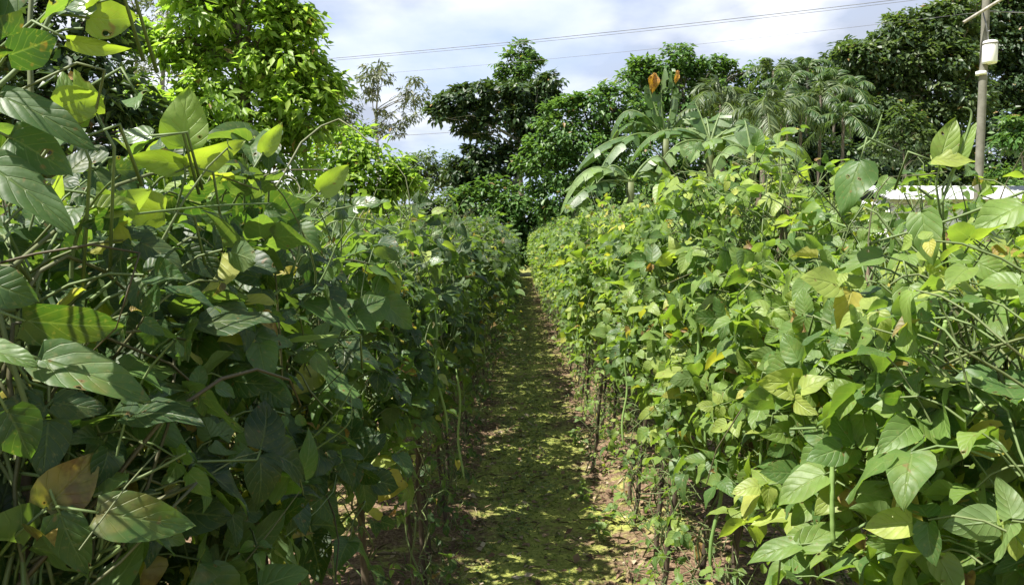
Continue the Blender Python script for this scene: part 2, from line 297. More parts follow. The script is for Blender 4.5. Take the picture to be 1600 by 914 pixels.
# ------------------------------------------------------------------ bean rows
ORD = ["first", "second", "third", "fourth", "fifth", "sixth", "seventh", "eighth", "ninth", "tenth", "eleventh", "twelfth"] + [a + b for a in ("thir", "four", "fif", "six", "seven", "eigh", "nine") for b in ("teenth",)] + ["twentieth"] + ["twenty-" + w for w in ("first", "second", "third", "fourth", "fifth", "sixth", "seventh", "eighth", "ninth")]
CAMP = np.array([0, 0, EYE])
def cull(P, r=None):
    """drop what would grow into the camera or hang right in front of it (the photographer stands there)"""
    d = P - CAMP; dist = np.linalg.norm(d, axis=-1)
    r = np.where(P[:, 0] < 0, .68, .92) if r is None else r
    inpath = (np.abs(P[:, 0] - .05) < .30 - .10 * np.clip((P[:, 1] - 1) / 3, 0, 1))
    return (dist > r) & ~inpath
def make_vine(rng,  stem_base, top, out, units, lod, base=(0, 0, 0), wisp=True, cullf=None, thick=.30, low=.12, size=1.0, lowz=.58, tone=0.):
    """bean plant climbing a stake from stem_base to top. out: +1/-1 side of the row it faces. Returns foliage, stem Geo and pod anchors"""
    gf, gs = Geo(), Geo()
    b = np.array(stem_base, float); tp = np.array(top, float); H = tp[2]
    # twining stems
    K = 26
    tt = np.linspace(0, 1, K)
    for k in range(2):
        ph = rng.uniform(0, 6.28); turns = rng.uniform(3, 6) * rng.choice([1, 1, -1])
        r = .016 + .01 * rng.random() + .02 * np.exp(-tt * 9)
        P = b + (tp - b) * tt[:, None]; P[:, 0] += r * np.cos(ph + turns * 6.28 * tt) + .008 * np.sin(17 * tt + ph); P[:, 1] += r * np.sin(ph + turns * 6.28 * tt)
        P[0, 2] = ground_h(P[0, 0] + base[0], P[0, 1] + base[1]) - .01
        tubes(gs, P, np.linspace(.0034, .0020, K), 5 if lod == 0 else 3, rnd=rng.uniform(.1, .7))
    # leaf nodes
    n = units; nlow = int(n * low)
    z = np.concatenate([rng.uniform(.06, lowz, nlow), lowz + (H + .03 - lowz) * rng.beta(1.35, .95, n - nlow)])
    tz = np.clip(z / H, 0, 1.02)[:, None]
    ax = b + (tp - b) * tz
    wz = np.clip((z - .1) / .6, .18, 1)
    node = ax.copy()
    node[:, 1] += rng.normal(0, .17, n) * wz
    node[:, 0] += (rng.uniform(-.75, 1.0, n) * thick * .6 * out) * wz
    node[:, 2] = z + rng.normal(0, .02, n)
    m = max(4, int((n - nlow) / 8)); ci = nlow + rng.integers(0, m, n - nlow)          # leaves gather on side shoots, with gaps between
    node[nlow:] = node[ci] * .82 + node[nlow:] * .18 + rng.normal(0, .030, (n - nlow, 3)) * [1.1, 1.3, 1.5]; z = node[:, 2].copy()
    d = node - ax; d[:, 2] = 0
    d = norm(norm(d + 1e-4) * .8 + rng.normal(0, .55, (n, 3)) + np.array([out * .45, 0, .35]))
    pet = rng.uniform(.04, .11, n)
    sz = size * np.clip(rng.normal(.048, .016, n), .020, .095) * np.where(z < lowz, .72, 1)
    sz *= np.where(z > H - .06, .8, 1)
    end = node + d * pet[:, None] + np.array([0, 0, 1]) * (pet * .15)[:, None]
    keep = np.ones(n, bool) if cullf is None else cullf(end + np.array(base)) & cullf(end + d * .06 + np.array(base))
    keep &= end[:, 2] > .05
    node, d, pet, sz, end, z, ax = node[keep], d[keep], pet[keep], sz[keep], end[keep], z[keep], ax[keep]; n = len(z)
    q1 = node * .65 + end * .35 + np.array([0, 0, .009]); mid = node * .3 + end * .7 + np.array([0, 0, .009])
    tubes(gs, np.stack([node, q1, mid, end], 1), np.array([[.0015, .0013, .0012, .0011]]) * (1 if lod == 0 else 1.3), 4 if lod == 0 else 3, rnd=rng.uniform(.4, 1, n))
    # side shoots that tie nodes to the stake
    m = n // 3
    if m:
        st = ax[:m] * 1.0; st[:, 2] -= .06
        uu = np.linspace(0, 1, 6)[None, :, None]; bow = rng.normal(0, .03, (m, 1, 3)) + [0, 0, .02]
        tubes(gs, st[:, None] * (1 - uu) + node[:m][:, None] * uu + bow * np.sin(uu * 3.14), np.linspace(.0022, .0014, 6)[None], 4 if lod == 0 else 3, rnd=rng.uniform(.1, .8, m))
    # loose tendrils and bare twigs
    m = 26
    s = ax[rng.integers(0, max(1, n), m)] if n else ax
    if n:
        a = rng.normal(0, 1, (m, 3)) * [.12, .16, .14]; a[:, 0] += out * .08; u = np.linspace(0, 1, 7)[None, :, None]
        P = s[:, None] + a[:, None] * u + (rng.normal(0, .05, (m, 3)) + [0, 0, .05])[:, None] * np.sin(u * 3.1) + rng.normal(0, .004, (m, 7, 3))
        ok = np.ones(m, bool) if cullf is None else np.array([cullf(p + np.array(base)).all() for p in P])
        if ok.any(): tubes(gs, P[ok], np.linspace(.0016, .0008, 7)[None] * rng.uniform(.7, 1.6, (int(ok.sum()), 1)), 4 if lod == 0 else 3, rnd=rng.random(int(ok.sum())))
    # three leaflets each
    O = []; X = []; N = []; Ls = []
    plant = rng.normal(0, .06)
    nb = norm(np.array([out * .42, -.12, .82]) + rng.normal(0, .62, (n, 3)))
    xd = norm(d + np.array([0, 0, -.55]) + rng.normal(0, .2, (n, 3)))
    xd = norm(xd - nb * (xd * nb).sum(-1, keepdims=True)); yd = np.cross(nb, xd)
    for k, ang in enumerate((0, 1.35, -1.35)):
        dirn = xd * math.cos(ang) + yd * math.sin(ang)
        O.append(end + (xd * .016 if k == 0 else dirn * .003)); X.append(dirn); N.append(norm(nb + rng.normal(0, .28, (n, 3)) + dirn * .12)); Ls.append(sz * (1 if k == 0 else .88))
    O, X, N, Ls = map(np.concatenate, (O, X, N, Ls)); k3 = len(O)
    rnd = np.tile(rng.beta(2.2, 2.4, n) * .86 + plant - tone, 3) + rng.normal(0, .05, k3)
    age = np.where(rng.random(k3) < .045, rng.uniform(.55, 1, k3), rng.uniform(0, .45, k3))
    rnd = np.where(rng.random(k3) < .03, rng.uniform(.93, 1, k3), np.clip(rnd, 0, .92))
    old = age > .54; Ls = np.where(old, Ls * rng.uniform(.45, .8, k3), Ls)
    leaves(gf, O, X, N, Ls, Ls * rng.uniform(.62, .8, k3), rnd, age, np.where(rng.random(k3) < .07, rng.uniform(.5, .8, k3), rng.uniform(.03, .45, k3)) + old * .45, old * .8 + np.where(rng.random(k3) < .08, rng.uniform(.6, 1.1, k3), rng.uniform(.0, .4, k3)), rng, lod, ripple=.065)
    # runners reaching above the row
    nw = rng.integers(1, 4) if wisp else 0
    for k in range(nw):
        s = tp + np.array([rng.normal(0, .09), rng.normal(0, .14), -.05]); h = rng.uniform(.10, .26)
        u = np.linspace(0, 1, 9)[:, None]; drift = np.array([rng.normal(0, .10), rng.normal(0, .12), 0])
        P = s + u * np.array([0, 0, h]) + u ** 2 * drift + np.array([0, 0, -1]) * (u ** 4) * rng.uniform(0, .5) * h
        if cullf is not None and not cullf(P + np.array(base)).all(): continue
        tubes(gs, P, np.linspace(.0024, .001, 9), 4, rnd=rng.uniform(.5, 1))
        ii = rng.integers(2, 9, 5); a = rng.uniform(0, 6.28, 5); dd = np.stack([np.cos(a), np.sin(a), rng.uniform(-.1, .7, 5)], 1)
        q = P[ii] + dd * .02
        nn = norm(rng.normal(0, .5, (5, 3)) + np.array([0, 0, .7])); Lw = rng.uniform(.03, .07, 5) * size
        leaves(gf, q, dd, nn, Lw, Lw * .62, rng.uniform(.6, .92, 5), rng.uniform(0, .2, 5), rng.uniform(0, .3, 5), rng.uniform(.1, .5, 5), rng, lod)
    return gf, gs
def pod_geo(rng, L_, r=.0042, bend=.10, lod=0):
    """a hanging yard-long bean pod: slim, gently bumpy over the seeds, tapered at the tip"""
    g = Geo(); K = 24 if lod == 0 else 8; u = np.linspace(0, 1, K)
    a = rng.uniform(0, 6.28)
    P = np.zeros((K, 3)); P[:, 2] = -u * L_; P[:, 0] = math.cos(a) * bend * L_ * u ** 2 + .006 * np.sin(u * 9 + a); P[:, 1] = math.sin(a) * bend * L_ * u ** 2
    R = r * (.45 + .55 * np.minimum(1, u * 10)) * np.where(u > .9, (1 - u) / .1 * .8 + .2, 1) * (1 + .12 * np.sin(u * 90))
    tubes(g, P, R, 6 if lod == 0 else 4, rnd=rng.uniform(.1, 1))
    return g
def stake_geo(rng, base, top, r=.008, lod=0):
    g = Geo(); K = 14 if lod == 0 else 6; u = np.linspace(0, 1, K)[:, None]
    P = np.array(base) + (np.array(top) - np.array(base)) * u + rng.normal(0, .0035, (K, 3)) * (u > 0); R = r * (1 - .35 * u[:, 0]) * (1 + .14 * rng.random(K))
    tubes(g, P, R, 7 if lod == 0 else 5); return g

ROWS = [  # (row word, foot x, top x, out, phrase)
    ("shaded", -.34, -.47, 1, "path side"), ("shaded", -1.02, -.84, -1, "outer side"),
    ("sunlit", .52, .68, -1, "path side"), ("sunlit", 1.24, 1.06, 1, "outer side")]
STEP = .385; Y_END = 27.5; Y_NEAR = 4.3
rng0 = np.random.default_rng(11)
def band(y): return "middle stretch" if y < 11 else ("far stretch" if y < 19 else "distant end")
variants = {}
def variant(ri, lod):
    if (ri, lod) in variants: return variants[ri, lod]
    row, fx, tx, out, ph = ROWS[ri]; vs_ = []
    for k in range(6):
        rng = np.random.default_rng(100 + ri * 20 + k + 1000 * lod)
        H = 1.30 + rng.normal(0, .03) + (.05 if ri > 1 else 0)
        gf, gs = make_vine(rng, (0, 0, 0), (tx - fx, 0, H), out, 350, 1, lowz=.66 if ri < 2 else .56, tone=.32 if ri < 2 else -.15, thick=.46 if ri < 2 else .36, wisp=(k % 2 == 0), low=.05, size=1.0 if lod == 1 else 1.1)  # tone: painted shade on the shaded row, painted sunlight on the other
        st = stake_geo(rng, (0, 0, -.1), (tx - fx, 0, H + rng.uniform(-.05, .08)), .0085, 1)
        pods = [(pod_geo(rng, rng.uniform(.22, .42), lod=1).mesh("pod", M_pod), (rng.uniform(-.1, .1) + (tx - fx) * .6 + out * .13, rng.uniform(-.15, .15), rng.uniform(.75, 1.2))) for _ in range(2)]
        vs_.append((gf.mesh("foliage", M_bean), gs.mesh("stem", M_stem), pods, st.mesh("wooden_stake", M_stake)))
    variants[ri, lod] = vs_; return vs_
def child(name, me, parent, loc=(0, 0, 0)):
    o = bpy.data.objects.new(name, me); COL.objects.link(o); o.parent = parent; o.location = loc; return o
near_vines = {}
for ri, (row, fx, tx, out, ph) in enumerate(ROWS):
    i = 0; y = .42 + (.17 if ri % 2 else 0)
    while y < Y_END:
        jx = rng0.normal(0, .035) * (1 if y > 2 else .4); yy = y + rng0.normal(0, .05)
        gx = fx + jx; gz = float(ground_h(gx, yy))
        name = "bean_vine"
        grp_v = f"bean vines on the {ph} of the {row} row"; grp_s = f"stakes on the {ph} of the {row} row"
        if y < Y_NEAR:
            rng = np.random.default_rng(5080 + ri * 100 + i)
            H = 1.27 + rng.normal(0, .035) + ((.02 if y < 1.7 else .01) if ri < 2 else (-.045 if y < 1.5 else (.05 if y < 2.3 else .13))); base = np.array([gx, yy, 0])
            topx = tx - fx + rng.normal(0, .03); topy = rng.normal(0, .09)
            gf, gs = make_vine(rng, (0, 0, gz), (topx, topy, H), out, (430, 350, 500, 380)[ri], 0, lowz=.66 if ri < 2 else .64, tone=.32 if ri < 2 else -.15, base=base, cullf=cull, wisp=not (ri > 1 and y < 1.5), thick=.44 if ri < 2 else .32, low=.05, size=(1.05 if y < 1.6 else 1.0) * (.9 if ri > 1 else 1))  # tone darkens shaded-row leaves and lightens sunlit ones, light put into colour
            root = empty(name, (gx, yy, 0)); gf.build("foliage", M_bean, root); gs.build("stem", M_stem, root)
            npod = int(rng.integers(1, 4)) if ri > 1 else int(y > 2.2); made = 0
            for _ in range(8):
                if made >= npod: break
                pp = np.array([topx * .6 + out * rng.uniform(.10, .2), rng.uniform(-.16, .16), rng.uniform(.85, 1.35)])
                if not cull((pp + base)[None], 1.7).all(): continue
                pg = pod_geo(rng, rng.uniform(.24, .46)); o = pg.build("pod", M_pod, root); o.location = pp; made += 1
            near_vines[ri, i] = root
            sg = stake_geo(rng, (0, 0, gz - .1), (topx, topy, H + rng.uniform(-.06, .05) - (.22 if y < 1.3 else 0)), rng.uniform(.008, .0115))
            so = sg.build("wooden_stake", M_stake); so.location = (gx, yy, 0)
            k = ORD[i]
            tag(root, f"green bean vine, {k} from the camera along the {ph} of the {row} row", "bean vine", grp_v)
            tag(so, f"dark thin stake, {k} from the camera along the {ph} of the {row} row", "stake", grp_s)
        else:
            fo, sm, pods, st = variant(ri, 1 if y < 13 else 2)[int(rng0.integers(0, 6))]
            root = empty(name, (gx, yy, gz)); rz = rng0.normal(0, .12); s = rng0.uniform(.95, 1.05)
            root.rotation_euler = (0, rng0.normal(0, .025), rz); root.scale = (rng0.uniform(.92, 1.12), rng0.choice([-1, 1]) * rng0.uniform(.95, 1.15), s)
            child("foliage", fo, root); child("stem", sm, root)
            if y < 13:
                for pm, pp in pods: child("pod", pm, root, pp)
            so = bpy.data.objects.new("wooden_stake", st); COL.objects.link(so); so.location = (gx, yy, gz); so.rotation_euler = root.rotation_euler; so.scale = (1, 1, s)
            w_ = f"{ORD[i]} from the camera along" if i < len(ORD) and y < 11 else f"in the {band(y)} of"
            tag(root, f"green bean vine, {w_} the {ph} of the {row} row", "bean vine", grp_v)
            tag(so, f"thin stake among vines, {w_} the {ph} of the {row} row", "stake", grp_s)
        y += STEP; i += 1

# ------------------------------------------------------------------ large single leaves, pods and shoots of the nearest vines
def hero_frame(px, py, depth): return at(px, py, depth)
def px2m(d): return d / F
hero_rng = np.random.default_rng(77)
def img_dir(ang):
    a = math.radians(ang); v = _R @ Vector((math.cos(a), math.sin(a), 0)); return np.array(v)
def nearest_vine(side, y):
    ri = 0 if side < 0 else 2
    i = int(np.clip(round((y - .42) / STEP), 0, 9)); return near_vines[ri, i]
def hero(px, py, depth, ln, wd, ang, n, rnd=.5, age=.1, curl=.15, fold=.15, label=None, stalk=True, name="leaf", mat=None):
    """leaf whose BASE is at pixel (px,py), on a leaf stalk that runs back into the row"""
    O = at(px, py, depth); g = Geo()
    X = img_dir(ang); N = np.array(n, float)
    leaves(g, O[None], X[None], N[None], ln * depth / F, wd * depth / F, np.array([rnd]), np.array([age]), curl + .06, fold + .05, hero_rng, 0, "bean", .085)
    root = nearest_vine(-1 if px < 800 else 1, depth); rl = np.array(root.location)
    if stalk:
        back = O - norm(X) * .03; sidev = -1 if px < 800 else 1
        e2 = back - norm(X) * .05 + np.array([sidev * .06, .06, -.06])
        gs = Geo(); tubes(gs, np.stack([O + norm(X) * .002, back, e2]), [.0011, .0014, .0018], 5, rnd=.8); gs.v = [v - rl for v in gs.v]; s = gs.build("leaf_stalk", M_stem, root)
    g.v = [v - rl for v in g.v]
    o = g.build(name, mat or M_bean, root)
    if label: o["label"] = label
    return o
FACE = (0.1, -1, .15); BACK = (.45, -.85, -.25); UP = (-.1, -.45, .9); SIDE = (.5, -.6, .6)
# shaded (left) side; sizes in photograph pixels at the given distance in metres
H_ = hero
H_(135, 28, .62, 75, 62, -8, BACK, .80, .1, .05, .1, "round yellow green leaf lit from behind")
H_(128, -5, .60, 80, 60, 200, (-.35, -.3, .9), .30, .1, .1, .2)
H_(30, -30, .58, 110, 70, -120, (.3, -.8, .4), .2, .1, .2, .1)
H_(105, 62, .62, 92, 30, -28, (.2, -.7, -.5), .85, .1, .1, .5)
H_(120, 200, .66, 95, 48, 112, (.6, -.8, .1), .55, .1, .1, .4)
H_(152, 180, .66, 75, 36, 118, BACK, .8, .1, .1, .5)
H_(92, 170, .64, 70, 60, 20, BACK, .8, .1, .1, .2)
H_(288, 232, .84, 98, 72, 92, (.35, -.95, -.05), .72, .1, .05, .1, "upright oval leaf lit from behind")
H_(292, 262, .84, 100, 46, 22, (.3, -.7, -.45), .88, .1, .05, .25, "bright yellow green leaf spread sideways")
H_(290, 258, .84, 92, 42, 165, (.2, -.8, -.35), .8, .1, .1, .25)
H_(258, 330, .80, 84, 62, 170, (.35, -.85, -.2), .85, .1, .05, .1, "round bright leaf with a shadow across it")
H_(245, 215, .78, 66, 40, 190, (-.42, -.15, .9), .3, .05, .1, .1)
H_(130, 215, .62, 120, 64, 200, (.1, -.6, .8), .25, .1, .1, .15)
H_(0, 150, .56, 165, 62, -22, (.2, -.75, .6), .2, .1, .2, .1)
H_(15, 215, .58, 105, 80, -25, (.3, -.9, .3), .2, .1, .2, .2)
H_(-25, 255, .56, 185, 75, -32, (.2, -.8, .6), .22, .1, .15, .15, "long dark leaf drooping across the row")
H_(-20, 440, .56, 80, 70, -20, (.2, -.9, .3), .12, .1, .2, .1)
H_(-30, 545, .55, 95, 52, -18, (.1, -.5, .8), .45, .1, .1, .2)
H_(35, 500, .60, 160, 80, -20, (.4, -.8, -.35), .1, .48, .1, .15, "brownish dark leaf hanging in the shade")
H_(60, 560, .58, 190, 84, -18, (.15, -.65, .7), .3, .52, .12, .25, "long olive brown leaf with a pale streak")
H_(70, 795, .60, 118, 86, 42, (.5, -.85, .1), .2, .70, .1, .3, "bronze leaf held on a pale shoot")
H_(150, 800, .60, 160, 82, -8, (.3, -.85, .4), .35, .58, .15, .2, "mottled leaf with a red blotch")
H_(92, 800, .60, 118, 66, -68, (.4, -.9, .2), .2, .15, .1, .15)
H_(115, 855, .66, 100, 46, 205, (-.1, -.4, .9), .92, .1, .1, .2)
H_(528, 527, 1.05, 112, 24, 186, (0, -.25, 1), .72, .1, .08, .2)
H_(375, 575, .95, 105, 48, -28, (.3, -.6, .75), .3, .1, .15, .2)
H_(470, 470, 1.1, 110, 46, -28, (.2, -.5, .8), .3, .1, .15, .2)
H_(240, 500, .78, 60, 52, -90, (.5, -.8, .1), .2, .1, .15, .2)
H_(330, 470, .85, 85, 60, -30, (.3, -.7, .6), .2, .1, .15, .2)
H_(10, 640, .56, 95, 80, -60, (.5, -.8, .1), .1, .1, .15, .2)
H_(270, 600, .8, 85, 64, -35, (.5, -.8, .2), .1, .1, .15, .2)
H_(420, 720, 1.1, 100, 54, -20, (.3, -.7, .5), .25, .1, .15, .2)
H_(410, 240, .95, 60, 30, 60, (.4, -.8, -.2), .8, .1, .1, .3)
H_(500, 300, 1.2, 66, 38, 40, (.35, -.85, -.1), .8, .1, .1, .3)
H_(560, 330, 1.3, 52, 40, 60, (-.45, -.1, .9), .3, .1, .1, .1)
H_(215, 150, .75, 60, 40, -60, (-.4, -.4, .8), .35, .1, .1, .1)
# waxy leaves that throw the sun back at the camera
for (px, py, dp, ln, wd, ang) in ((238, 212, .78, 62, 36, 185), (150, 5, .62, 66, 46, 195), (552, 322, 1.3, 44, 34, 10), (672, 410, 1.9, 22, 17, 10), (1120, 495, 1.9, 40, 22, 10)):
    v_ = CAMP - at(px, py, dp); v_ = v_ / np.linalg.norm(v_) + np.array(SUN)
    H_(px, py, dp, ln, wd, ang, v_, .4, .05, .03, .05, mat=M_waxy)
# sunlit (right) side
H_(1345, 250, 1.05, 92, 62, -105, (-.5, -.75, .5), .25, .1, .2, -.3, "blue green leaf curled along its midrib")
H_(1470, 250, 1.0, 72, 40, 78, (-.3, -.95, .1), .75, .35, .05, .2)
H_(1490, 262, 1.0, 78, 26, 62, (-.5, -.8, .1), .7, .3, .05, .2)
H_(1455, 250, 1.0, 62, 36, -20, (-.3, -.6, .6), .93, .4, .1, .1)
H_(1440, 330, 1.0, 90, 50, -80, (-.5, -.8, .4), .5, .3, .15, .2)
H_(1570, 470, .93, 84, 62, 100, (-.3, -.85, .45), .80, .1, .1, .2, "large bright green leaf at the edge of the row")
H_(1560, 470, .93, 70, 56, 185, (-.4, -.5, .8), .55, .1, .1, .2)
H_(1420, 445, 1.0, 80, 56, -78, (-.4, -.7, .6), .62, .2, .15, .15)
H_(1300, 508, 1.15, 110, 62, -28, (-.3, -.6, .8), .60, .2, .15, .2)
H_(1222, 590, 1.2, 96, 50, -16, (-.3, -.6, .75), .65, .62, .12, .2, "olive leaf with a reddish margin")
H_(1390, 630, 1.0, 125, 74, -58, (-.4, -.75, .5), .5, .35, .1, .1, "large mottled leaf with raised veins")
H_(1290, 740, 1.0, 95, 60, 200, (-.3, -.5, .8), .62, .2, .2, .2)
H_(1340, 770, 1.0, 80, 52, -30, (-.4, -.5, .8), .6, .2, .2, .2)
H_(1250, 850, 1.05, 92, 40, 185, (-.2, -.5, .8), .5, .2, .15, .2)
H_(1250, 855, 1.05, 100, 46, 28, (-.3, -.6, .7), .58, .2, .1, .25)
H_(1380, 400, 1.05, 76, 44, 165, (-.4, -.5, .8), .5, .2, .15, .2)
H_(1600, 320, .93, 88, 60, 200, (-.4, -.6, .7), .6, .2, .15, .2)
H_(1500, 760, .93, 90, 60, -70, (-.5, -.7, .4), .5, .2, .15, .2)
H_(1590, 700, .9, 90, 60, -130, (-.4, -.7, .6), .85, .4, .1, .2)
H_(1240, 640, 1.15, 50, 20, 10, (-.3, -.5, .7), 1.0, .75, .1, .2, "yellow withered leaf")
H_(1550, 790, .95, 55, 40, -60, (-.3, -.6, .6), 1.0, .8, .1, .2, "orange withered leaf")
H_(1550, 395, 1.0, 46, 26, -20, (-.3, -.6, .6), 1.0, .7, .1, .3)
H_(1130, 480, 1.9, 50, 26, -10, (-.2, -.4, .9), .5, .1, .1, .2)
H_(1150, 500, 1.8, 60, 36, 200, (-.3, -.5, .8), .5, .1, .1, .2)
H_(1040, 860, 3.0, 34, 22, -100, (-.3, -.9, .3), .5, .1, .1, .2)
H_(1100, 850, 3.0, 30, 22, -110, (-.3, -.9, .3), 1.0, .9, .1, .2, "small orange dead leaf")

def line_thing(name, pts, r0, r1, mat, side, rnd=.9, sides=6, smooth_n=26, label=None):
    """a shoot or pod through pixel points (px, py, distance), a part of the nearest vine"""
    C = np.array([at(*p) for p in pts]); u = np.linspace(0, len(C) - 1, smooth_n); i = np.clip(u.astype(int), 0, len(C) - 2); f = (u - i)[:, None]
    c0 = C[np.maximum(i - 1, 0)]; c1 = C[i]; c2 = C[i + 1]; c3 = C[np.minimum(i + 2, len(C) - 1)]
    P = .5 * ((2 * c1) + (-c0 + c2) * f + (2 * c0 - 5 * c1 + 4 * c2 - c3) * f ** 2 + (-c0 + 3 * c1 - 3 * c2 + c3) * f ** 3)
    root = nearest_vine(side, pts[0][2]); g = Geo(); R = np.linspace(r0, r1, smooth_n)
    if name == "pod": R = R * (1 + .11 * np.sin(np.linspace(0, 62, smooth_n))) * (1 - .35 * np.linspace(1, 0, smooth_n) ** 3); R[-1] *= .25; R[-2] *= .7; R[0] *= .4
    tubes(g, P - np.array(root.location), R, sides, rnd=rnd, age=0)
    o = g.build(name, mat, root)
    if label: o["label"] = label
S = line_thing
S("pod", [(1478, 500, 1.0), (1470, 560, 1.0), (1458, 680, 1.0)], .0042, .0032, M_pod, 1, 1, 8, 40, "straight pale pod hanging free")
S("pod", [(1318, 670, 1.0), (1303, 700, .99), (1300, 780, .98), (1302, 850, .98)], .0040, .0030, M_pod, 1, .9, 8, 40)
S("pod", [(1620, 600, .92), (1560, 615, .93), (1510, 660, .94), (1490, 720, .95)], .0042, .0034, M_pod, 1, .7, 8, 40)
S("pod", [(1630, 610, .90), (1580, 640, .91), (1510, 700, .92), (1440, 775, .94)], .0048, .0038, M_pod, 1, .9, 8, 40)
S("pod", [(1190, 560, 1.55), (1192, 640, 1.55), (1188, 730, 1.55)], .0042, .0034, M_pod, 1, .6, 6, 30)
S("pod", [(1130, 590, 1.8), (1105, 640, 1.8), (1102, 700, 1.8)], .004, .0034, M_pod, 1, .6, 6, 30)
S("shoot", [(1340, 235, 1.2), (1365, 215, 1.2), (1378, 180, 1.2)], .0022, .001, M_stem, 1, 1)
S("shoot", [(1470, 320, 1.0), (1500, 240, 1.0), (1518, 180, 1.0), (1505, 168, 1.0)], .002, .001, M_stem, 1, 1)
S("shoot", [(1300, 545, 1.1), (1400, 560, 1.0), (1500, 580, 1.0), (1590, 545, .95)], .002, .0015, M_stem, 1, .9)
S("shoot", [(1235, 670, 1.1), (1300, 665, 1.05), (1380, 640, 1.0)], .002, .0015, M_stem, 1, 1)
S("shoot", [(1330, 830, 1.0), (1400, 790, 1.0), (1450, 740, 1.0)], .002, .0015, M_stem, 1, 1)
S("shoot", [(1600, 300, .95), (1480, 345, 1.0), (1360, 380, 1.05)], .002, .0015, M_stem, 1, .8)
S("shoot", [(-20, 150, .6), (30, 105, .62), (60, 62, .63), (100, -20, .64)], .0022, .0016, M_stem, -1, .8)
S("shoot", [(45, 260, .62), (48, 150, .63), (46, 60, .64), (50, -20, .65)], .0024, .0018, M_stem, -1, .4, label="upright brown green shoot")
S("shoot", [(48, 82, .63), (90, 50, .64), (130, 45, .63)], .0012, .001, M_stem, -1, .9)
S("shoot", [(90, 350, .7), (200, 336, .74), (330, 322, .8), (420, 318, .9)], .0014, .001, M_stem, -1, 1, label="thin straight pale shoot")
S("shoot", [(140, 470, .72), (200, 420, .76), (262, 368, .8)], .0018, .0014, M_stem, -1, .9)
S("shoot", [(145, 775, .62), (220, 745, .64), (290, 708, .66)], .0017, .0009, M_stem, -1, .6)
S("shoot", [(420, 730, 1.1), (480, 690, 1.1), (530, 640, 1.1), (552, 600, 1.1)], .0018, .001, M_stem, -1, 1)
S("shoot", [(425, 745, 1.1), (495, 700, 1.1), (545, 660, 1.1), (548, 615, 1.1)], .0018, .001, M_stem, -1, 1)
S("shoot", [(380, 490, .95), (440, 450, 1.0), (465, 400, 1.0), (470, 350, 1.0)], .0022, .0014, M_stem, -1, 1)
S("shoot", [(450, 500, 1.1), (500, 440, 1.1), (525, 385, 1.1)], .0018, .0012, M_stem, -1, 1)
S("shoot", [(680, 690, 2.4), (650, 640, 2.4), (625, 570, 2.4)], .0018, .0012, M_stem, -1, .5)

# ------------------------------------------------------------------ trees
def limb(g, a, b, r0, r1, rng, wob=.06, K=9, sides=7):
    u = np.linspace(0, 1, K)[:, None]; a = np.array(a, float); b = np.array(b, float); ln = np.linalg.norm(b - a)
    P = a + (b - a) * u; o = rng.normal(0, 1, 3) * wob * ln; o2 = rng.normal(0, 1, 3) * wob * ln * .4
    P = P + o * np.sin(math.pi * u) + o2 * np.sin(2 * math.pi * u); P[:, 2] += 0.06 * ln * (np.sin(math.pi * u[:, 0]))
    tubes(g, P, r0 + (r1 - r0) * u[:, 0] ** .8, sides); return P
def crown_pts(rng, blobs, Y, clump, dens, depth=1.0, flat=.85, stray=4):
    C = []; blobs = list(blobs)
    for (px, py, r) in list(blobs):                                    # small sprays that break the outline
        for _ in range(stray):
            a = rng.uniform(-.4, 3.54); q = rng.uniform(.95, 1.28); blobs.append((px + math.cos(a) * r * q, py - math.sin(a) * r * q * flat, r * rng.uniform(.10, .24)))
    for (px, py, r) in blobs:
        R = r * Y / F; c = at(px, py, Y) + np.array([0, rng.uniform(-.35, .35) * R * depth, 0])
        n = max(3, int(dens * (R / clump) ** 2)); d = norm(rng.normal(0, 1, (n, 3))); rad = np.where(rng.random(n) < .75, rng.uniform(.78, 1.0, n), rng.uniform(.3, .8, n))
        C.append(c + d * rad[:, None] * R * np.array([1, depth, flat]))
    return np.concatenate(C)
